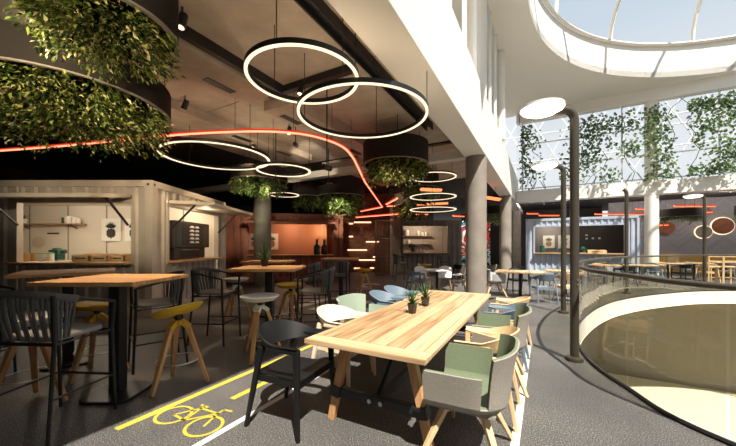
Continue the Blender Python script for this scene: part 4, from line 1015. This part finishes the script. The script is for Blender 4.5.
# beyond the void
k = 0
FT = [(604,266.5),(640,268),(668,267.5),(694,266.3),(724,268)]
FL = ('pale oak cafe table before the blue container counter','pale oak cafe table before the end of the blue container','pale oak cafe table just past the white column','pale oak cafe table between the white column and the far lamp post','pale oak cafe table right of the far lamp post')
FP = []
for (u,v),lab in zip(FT,FL):
    y = 12.35 if u < 650 else 13.4+(u-650)*0.012; x = (u-CU)/F*y; FP.append((x,y)); oakt(x,y,-TH,lab,1.0,0.8)
CH = [('bluegrey',0,-0.45,-0.62,'blue grey armchair at the table before the blue container counter'),('ash',0,0.1,0.8,'natural ash armchair between the blue container and its table'),('black',0,0.42,-0.66,'black armchair at the table before the blue container counter'),
 ('bluegrey',1,0.05,-0.72,'blue grey armchair with its back to the void below the end of the blue container'),('black',1,0.0,0.8,'black armchair near the end of the blue container'),
 ('bluegrey',2,-0.68,-0.42,'blue grey armchair next to the white column'),('black',2,0.12,-0.76,'black armchair in front of the table past the white column'),('ash',2,0.1,0.8,'natural ash armchair by the bench past the white column'),
 ('ash',3,0.05,-0.74,'natural ash armchair in front of the table near the far lamp post'),('bluegrey',3,0.3,0.8,'blue grey armchair against the bench near the far lamp post'),
 ('bluegrey',4,-0.35,-0.68,'blue grey armchair just right of the far lamp post'),('ash',4,0.4,-0.7,'natural ash armchair nearest the right edge beyond the void'),('black',4,0.2,0.8,'black armchair against the bench at the right edge')]
for col,i,dx,dy,lab in CH:
    x,y = FP[i]; q = Vector((dx,dy,0)); q.rotate(Euler((0,0,-TH*0.6))); wrap(col,(x+q.x,y+q.y,0),face(-q.x,-q.y),lab)
# tall timber uprights: two bar chairs of wood at the right edge
def tall_chair():
    g = empty('timber_bar_chair')
    MB().bb(-0.21,0.21,-0.2,0.2,0.70,0.74).build('seat', M['ash'], g, bevel=0.008)
    for sx in (-1,1):
        MB().bar((sx*0.2,-0.2,0),(sx*0.2,-0.23,1.18),0.04,0.04).build('leg', M['ashleg'], g); MB().bar((sx*0.2,0.19,0),(sx*0.19,0.18,0.72),0.04,0.04).build('leg', M['ashleg'], g)
    b = MB(); b.bar((-0.2,-0.225,1.12),(0.2,-0.225,1.12),0.03,0.06); b.bar((-0.2,-0.218,0.93),(0.2,-0.218,0.93),0.03,0.05); b.build('backrest', M['ash'], g)
    f = MB(); f.bar((-0.2,0.185,0.3),(0.2,0.185,0.3),0.025,0.03); f.bar((-0.2,-0.205,0.3),(-0.2,0.185,0.3),0.025,0.03); f.bar((0.2,-0.205,0.3),(0.2,0.185,0.3),0.025,0.03); f.build('footrest', M['ashleg'], g)
    return g
for u,lab in ((712,'tall timber bar chair just right of the far lamp post'),(727,'tall timber bar chair at the right edge of the photo')):
    y = 11.9; place('tall',tall_chair,((u-CU)/F*y,y,0),face(0.4,1),lab,'bar chair')

for o in list(C.objects):
    if o.parent is None and o.name.startswith('wrap_armchair') and 'long' not in o['label'] and 'long table' not in o['label']: o.scale = (0.95,0.95,0.95)
# ------------------------------------------------------------------ hanging planters
def planter(x,y,z,R,h,n,label,size=0.10,fm='foliage',hang=0.5,ceil=4.54,seed=1):
    rd = random.Random(seed); g = empty('hanging_planter',(x,y,z),0,label,'hanging planter')
    MB().annulus(R-0.02,R,0,h,72).build('drum', M['drum'], g, smooth=30)
    MB().annulus(R-0.035,R+0.006,-0.012,0.006,72).build('rim', M['rim'], g, smooth=30)
    MB().lathe([(0,h-0.03),(R-0.02,h-0.03),(R-0.02,h-0.01),(0,h-0.01)],48).build('tray', M['drum'], g)
    for k in range(3):
        a = 2*PI*k/3+0.5; MB().cyl((R*.93*math.cos(a),R*.93*math.sin(a),h-0.01),(R*.93*math.cos(a),R*.93*math.sin(a),ceil-z),0.008,n=6).build('rod', M['black'], g)
    lf = MB(); ns = max(14,int(n/26))
    for s in range(ns):                                  # every shoot leaves the tray and droops out under the rim
        a = rd.uniform(0,2*PI); r0 = R*0.82*math.sqrt(rd.random()); a2 = a+rd.uniform(-.5,.5)
        r1 = min(R*0.93, r0+rd.uniform(0.05,0.30)*R); drop = hang*rd.uniform(0.25,1.0)*(1.0 if r1 < R*0.9 else 0.75)
        p0 = Vector((r0*math.cos(a),r0*math.sin(a),h*0.5)); p1 = Vector((r1*math.cos(a2),r1*math.sin(a2),-drop))
        pm = (p0+p1)/2+Vector((0,0,0.12*R)); m = int(n/ns)
        for i in range(m):
            t = 0.25+0.75*rd.random()**0.7; q = p0*(1-t)**2+pm*2*t*(1-t)+p1*t*t
            q = q+Vector((rd.gauss(0,.05),rd.gauss(0,.05),rd.gauss(0,.045)))*(0.6+R*0.5)
            rr = math.hypot(q.x,q.y)
            if q.z > -0.01 and rr > R-0.04: q.x *= (R-0.05)/rr; q.y *= (R-0.05)/rr
            d = Vector((q.x,q.y,0)); d = (d.normalized() if d.length > .01 else Vector((1,0,0)))+Vector((rd.gauss(0,.6),rd.gauss(0,.6),-0.55+rd.gauss(0,.45)))
            nv = Vector((rd.gauss(0,.5),rd.gauss(0,.5),1)); L = size*rd.uniform(0.55,1.3)
            leaf(lf,q,d,nv.normalized(),L,L*rd.uniform(0.32,0.5))
    lf.build('foliage', M[fm], g)
    return g
planter(-2.42,2.90,3.5,0.58,0.55,4200,'small bronze drum planter at the top left, nearest the camera',0.06,'foliage',0.30,seed=3)
planter(-4.25,4.50,3.5,1.22,0.40,9000,'wide bronze drum planter with yellow green trailing plants at the left',0.075,'foliage',0.50,seed=5)
planter(0.68,7.80,3.5,0.80,0.52,2200,'drum planter with light green plants left of the big column',0.115,'foliage',0.45,seed=7)
planter(-3.3,9.6,3.46,0.82,0.34,1600,'drum planter hanging just above the dark column head',0.12,'foliage_g',0.42,seed=9)
planter(-1.05,12.3,3.42,0.9,0.34,1500,'drum planter with bright green plants above the terracotta container',0.14,'foliage_g',0.75,seed=11)
planter(-2.6,13.8,3.62,0.75,0.6,900,'dark drum planter at the far side of the terracotta container roof',0.14,'foliage_g',0.6,seed=13)
planter(1.95,14.6,3.35,0.8,0.5,1100,'drum planter before the lattice screen, in front of the taupe bar',0.14,'foliage',0.7,seed=15)
planter(2.05,12.3,3.75,0.7,0.5,900,'shadowy drum planter behind the stack of three ring lights',0.12,'foliage_g',0.9,seed=16)
planter(7.2,18.2,3.3,0.75,0.45,900,'drum planter seen between the first and second column',0.15,'foliage_g',0.6,4.2,seed=17)
q = W(22.2,6.2); planter(q.x,q.y,3.0,0.85,0.4,800,'planter under the gallery ceiling beside the white column',0.13,'foliage_g',0.3,4.2,seed=19)
q = W(21.8,9.1); planter(q.x,q.y,2.95,1.0,0.5,1200,'planter under the gallery ceiling in front of the big rust disc',0.13,'foliage_g',0.35,4.2,seed=21)

# ------------------------------------------------------------------ ring pendants
def ring(x,y,z,R,label,group=None,wd=0.044,ht=0.065,ceil=4.46,nrod=3,ph=0.0,e=1):
    g = empty('ring_pendant_light',(x,y,z),0,label,'ring light',group)
    MB().annulus(R-wd/2,R+wd/2,0.008,ht,96).build('body', M['iron'], g, smooth=30)
    MB().annulus(R-wd*0.42,R+wd*0.42,-0.004,0.009,96).build('diffuser', M['led'], g, smooth=30)
    MB().annulus(R-wd*0.3,R+wd*0.3,ht-0.004,ht+0.0015,96).build('added_uplight', M['led_added'], g, smooth=30)  # upward glowing strip, added to brighten the ceiling
    for k in range(nrod):
        a = ph+2*PI*k/nrod; MB().cyl((R*math.cos(a),R*math.sin(a),ht),(R*math.cos(a),R*math.sin(a),ceil-z),0.006,n=6).build('rod', M['black'], g)
    return g
def ringpx(u,v,hw,z,label,**k):
    y = F*(z-EYE)/(HZ-v); return ring((u-CU)/F*y,y,z,hw/F*y,label,**k)
ring(-0.775,3.78,3.5,0.647,'nearest ring light, hung at the top of the picture below the clay ceiling',ph=2.4,nrod=3)
ring(-0.076,4.61,3.4,0.924,'largest ring light, overlapping behind the nearest one',ph=2.9,nrod=4)
ring(-3.42,7.15,3.5,1.12,'wide ring light above the corner of the white container',wd=0.065,ph=2.6,nrod=4)
ring(-2.13,7.98,3.4,0.646,'smaller ring light crossing the wide one above the plant table',wd=0.065,ph=0.4)
ring(-3.3,12.35,3.5,0.56,'small ring light half hidden by the dark column',wd=0.07,ph=0.4)
g = empty('ring_pendant_light',(2.08,10.1,2.66),0,'pendant of three stacked ring lights beside the big column','ring light')
for z in (1.04,0.41,0.0):
    b = MB().annulus(0.683,0.737,z+0.008,z+0.05,72).build('ring', M['iron'], g, smooth=30)
    MB().annulus(0.686,0.734,z-0.004,z+0.009,72).build('diffuser', M['led'], b, smooth=30)
for k in range(3): MB().cyl((0.71*math.cos(0.3+2.094*k),0.71*math.sin(0.3+2.094*k),0.03),(0.71*math.cos(0.3+2.094*k),0.71*math.sin(0.3+2.094*k),1.88),0.006,n=6).build('rod', M['black'], g)
# ------------------------------------------------------------------ strips of light under the ceiling
def strip(pts,label,core='red',edge='redh',r=0.022,hung=4.54,group=None,name='ceiling_light_strip',nr=2):
    g = empty(name,tuple(pts[0]),0,label,'light strip',group); o = Vector(pts[0]); P = [Vector(p)-o for p in pts]
    MB().tube([p+Vector((0,0,-0.004)) for p in P],r,8).build('diffuser', M[core], g, smooth=True)
    for off in (-1,1):
        Q = []
        for i,p in enumerate(P):
            d = (P[min(i+1,len(P)-1)]-P[max(i-1,0)]).normalized(); s = Vector((d.y,-d.x,0)); Q.append(p+s*off*r*1.2+Vector((0,0,0.012)))
        MB().tube(Q,r*0.6,6).build('edge_glow', M[edge], g, smooth=True)  # side tubes imitate the coloured glow round the core
    for i in range(nr):
        p = P[0].lerp(P[-1],(i+0.5)/nr) if len(P) < 4 else P[int((i+0.5)/nr*(len(P)-1))]
        MB().cyl(p+Vector((0,0,0.02)),p+Vector((0,0,hung-o.z)),0.005,n=5).build('hanger', M['black'], g)
    return g
zz = 3.62
ctl = [A(u,v,zz) for u,v in ((-40,153),(0,150.3),(60,145.8),(120,140),(180,134.2),(225,131.6),(262,130.8),(288,132),(308,134.6),(325,139),(338,144),(347,150),(354,159))]
main = catmull(ctl,4,False)+[A(365,182,zz),A(374,195,zz),A(382,206.4,zz)]
strip(main,'long red light line sweeping under the ceiling from the left wide planter',nr=6,r=0.024)
def sp(u0,v0,u1,v1,label,core='red',edge='redh',z=3.4,r=0.03,group=None,hung=4.54):
    return strip([A(u0,v0,z),A(u1,v1,z)],label,core,edge,r,hung,group)
sp(382,206.8,361,211,'short red light line bending back from the tip of the long one',r=0.04)
sp(386.5,204,397,198.3,'slanting short red light line right of the tip of the long one',r=0.04)
sp(386.8,205.8,397,205.6,'tiny level red light line right of the tip of the long one',r=0.04)
strip([AY(356,217,16.4),AY(398,213.6,16.0)],'level red light line above the brick wall and lattice screen',r=0.045)
sp(421,189.3,441,190.3,'orange light bar between the top and middle ring of the stack','orange','orange',r=0.05)
sp(417,204.6,448,203.2,'orange light bar between the middle and lowest ring of the stack','orange','orange',r=0.045)
sp(416,214,428,214,'red light bar below the left side of the ring stack','orange','redh',r=0.05)
sp(453,215.6,464,216.2,'red light bar touching the big column at its left','orange','redh',r=0.05)
sp(486,197.5,499,199.5,'orange light bar just right of the big column','orange','orange',r=0.06)
def spy(u0,v0,u1,v1,y,label,**k): 
    a,b = AY(u0,v0,y),AY(u1,v1,y); b.z = a.z; return strip([a,b],label,'orange','redh',0.045,4.2,None)
spy(527,213.5,538,213.3,20.5,'short orange bar over the left end of the blue container')
spy(539,215.3,559,215,19.4,'orange bar over the hatch of the blue container')
spy(595,214,645,211.5,18.4,'long orange bar over the right end of the blue container')
spy(636,208.8,646,208.8,18.2,'short orange bar left of the white column')
spy(674,206,715,206,17.0,'upper orange bar of the pair right of the white column')
spy(683,212,712,211.7,17.4,'lower orange bar of the pair right of the white column')
spy(658,224.8,668,225,17.6,'small orange bar in front of the unlit rust disc')

# ------------------------------------------------------------------ lamp posts round the void
def lamppost(h=3.31):
    g = empty('lamp_post')
    pts = [Vector((0,0,0.05)),Vector((0,0,1.5)),Vector((0,0,h-0.16))]+[Vector((-0.13+0.13*math.cos(a),0,h-0.16+0.13*math.sin(a))) for a in (PI/8,PI/4,3*PI/8,PI/2)]+[Vector((-0.26,0,h-0.03))]
    MB().tube(pts,0.052,16).build('pole', M['charcoal'], g, smooth=50)
    MB().lathe([(0,0),(0.10,0),(0.105,0.02),(0.095,0.045),(0.06,0.06),(0,0.06)],24).build('base_flange', M['charcoal'], g, smooth=40)
    k = MB(); k.cyl((0,-0.06,1.0),(0,-0.064,1.0),0.012,n=8); k.cyl((0,-0.06,1.06),(0,-0.064,1.06),0.012,n=8); k.build('bolt', M['steel'], g)
    c = (-0.44,0,h-0.03)
    MB().lathe([(0,0.02),(0.24,0.02),(0.26,0.0),(0.26,0.035),(0.18,0.055),(0,0.055)],40,c).build('head', M['whitepot'], g, smooth=35)
    MB().lathe([(0,-0.05),(0.19,-0.045),(0.24,-0.02),(0.248,0.019),(0,0.019)],40,c).build('diffuser', M['lamp'], g, smooth=35)
    return g
for u,y,lab in ((574.5,4.13,'nearest dark lamp post, standing at the tip of the glass balustrade'),(563.5,7.05,'second dark lamp post, behind the nearest one beside the tables'),(626.5,9.95,'lamp post in front of the blue container end'),(704.5,11.3,'lamp post beyond the void at the right')):
    place('lamppost',lamppost,((u-CU)/F*y,y,0),0.05,lab,'lamp post')

# ------------------------------------------------------------------ climbers on the far glass
def vine(t0,t1,z0,z1,n,label,blobs,seed):
    rd = random.Random(seed); g = empty('climbing_vine',tuple(W(19.2,(t0+t1)/2,4.56)),-TH,label,'climbing vine'); mid = (t0+t1)/2
    lf = MB(); stp = []
    for bx,bz,sx,sz,k in blobs:                          # each clump: centre, spread, share
        for i in range(int(n*k)):
            x = rd.gauss(bx,sx)-mid; z = rd.gauss(bz,sz)-4.56
            if not (t0-mid+(0.12 if t0 < 0 else 0.05) < x < t1-mid-0.05 and 0.06 < z < 3.5): continue
            p = Vector((x, rd.gauss(0,0.04)-0.03, z)); d = Vector((rd.gauss(0,.7),rd.gauss(-.2,.5),rd.gauss(-.5,.6)))
            L = rd.uniform(0.10,0.18); leaf(lf,p,d,Vector((rd.gauss(0,.4),-1,rd.gauss(0,.4))).normalized(),L,L*0.8)
    lf.build('leaves', M['ivy'], g)
    st = MB()
    for bx,bz,sx,sz,k in blobs[::2]:
        pts = [Vector((bx-mid+rd.gauss(0,.25),-0.03,0.0))]
        while pts[-1].z < bz-4.56+sz and len(pts) < 12: pts.append(pts[-1]+Vector((rd.gauss(0,.18),rd.gauss(0,.01),0.4)))
        if len(pts) > 1: st.tube(pts,0.014,5)
    if st.v: st.build('stem', M['stem'], g, smooth=True)
    return g
def bl(u,v,su,sv,k):                                     # pixel clump on the glass plane -> wall clump
    q = (u-CU)/F; y = 19.2/(SD*q+CD); x = q*y; p = y/F
    return (x*CD-y*SD, EYE+(HZ-v)*p, su*p*1.1, sv*p, k)
vine(-1.2,0.45,4.6,8.4,650,'climbing vine hanging down the glass next to the white beam',[bl(524,125,5,9,.28),bl(521,150,3.5,14,.28),bl(527,172,6,8,.22),bl(519,182,3,6,.1),bl(533,140,5,6,.1)],31)
vine(0.7,4.0,4.6,8.4,1150,'climbing vine on the glass between the lamp post and the white column',[bl(588,128,9,12,.22),bl(592,148,7,10,.16),bl(584,165,9,9,.10),bl(615,121,14,6,.15),bl(634,126,10,4,.08),bl(628,148,4,5,.07),bl(610,176,5,5,.05),bl(560,158,7,8,.05),bl(555,178,6,4,.05),bl(640,145,8,7,.08)],33)
vine(4.0,5.3,4.6,8.4,700,'climbing vine wound round the upper white column',[bl(652,120,5,9,.2),bl(662,128,5,12,.2),bl(650,143,5,8,.15),bl(664,160,6,10,.2),bl(655,178,8,4,.15),bl(672,172,7,5,.1)],35)
vine(5.6,9.2,4.6,8.4,1600,'climbing vine covering the glass at the right edge of the photo',[bl(688,108,12,5,.16),bl(715,101,12,5,.16),bl(733,112,6,10,.14),bl(706,128,5,10,.12),bl(727,152,5,9,.14),bl(684,171,9,4,.08),bl(717,170,9,4,.10),bl(674,138,5,10,.10)],37)

# ------------------------------------------------------------------ spotlights of the lounge, several added to brighten planters and a beam
def spot(x,y,to,e,ang,label,col=(1,0.74,0.46),z=4.40):
    g = empty('ceiling_spotlight',(x,y,z),0,label,'spotlight'); d = (Vector(to)-Vector((x,y,z-0.12))).normalized()
    MB().cyl((0,0,4.46-z),(0,0,-0.08),0.012).build('stem', M['black'], g)
    c = Vector((0,0,-0.12)); MB().cyl(c-d*0.10,c+d*0.09,0.05,0.055).build('can', M['black'], g, smooth=40)
    MB().cyl(c+d*0.086,c+d*0.092,0.04).build('lens', M['bulb'], g)
    slamp('spot lamp', Vector((x,y,z))+c+d*0.11, to, e, ang, col)
spot(-2.3,3.9,(-2.55,3.2,1.18),560,26,'spotlight aimed at the near bar table')
spot(-3.3,4.9,(-3.9,4.0,1.18),300,24,'spotlight aimed at the cornerwise bar table')
spot(-1.2,5.6,(-1.5,4.8,1.18),420,26,'spotlight aimed at the bar table with the plant')
spot(-1.9,7.6,(-2.1,6.8,1.18),300,26,'spotlight aimed at the bar table behind the plant table')
spot(-2.6,0.9,(-4.1,4.6,3.25),900,50,'added spotlight on a drop stem turned towards the wide drum planter',(1,0.86,0.58),2.95)  # unseen lamp, added to brighten the leaves of the wide planter
spot(-1.75,0.3,(-2.4,2.9,3.4),300,42,'added spotlight on a drop stem turned towards the small drum planter',(1,0.86,0.58),3.1)  # added out of view to light the small planter
spot(-0.75,5.75,(0.62,7.7,2.95),620,25,'added spotlight on a drop stem turned towards the planter by the big column',(1,0.86,0.58),3.05)  # lamp added so the foliage by the column looks lit
spot(-3.6,6.2,(-4.9,6.7,1.6),170,60,'spotlight washing the front of the white container')
spot(-3.1,8.6,(-4.5,8.6,1.5),220,70,'spotlight washing the hatch end of the white container')
spot(-1.2,9.6,(-1.05,12.3,2.85),900,26,'added spotlight on a drop stem turned towards the green planter over the terracotta container',(1,0.9,0.6),3.15)  # extra lamp put in to brighten the green planter
spot(-1.7,7.4,(-1.85,10.4,4.25),330,34,'added spotlight washing the pale cross beam of the ceiling',(1,0.85,0.66),4.0)  # lamp added to lift the tone of the cross beam
spot(-2.4,8.2,(-3.3,9.5,2.95),480,36,'added spotlight on a drop stem turned towards the planter at the dark column',(1,0.9,0.6),3.15)  # added to brighten the leaves at the dark column
spot(1.0,13.0,(2.2,16.6,1.5),260,60,'spotlight washing the taupe container bar')
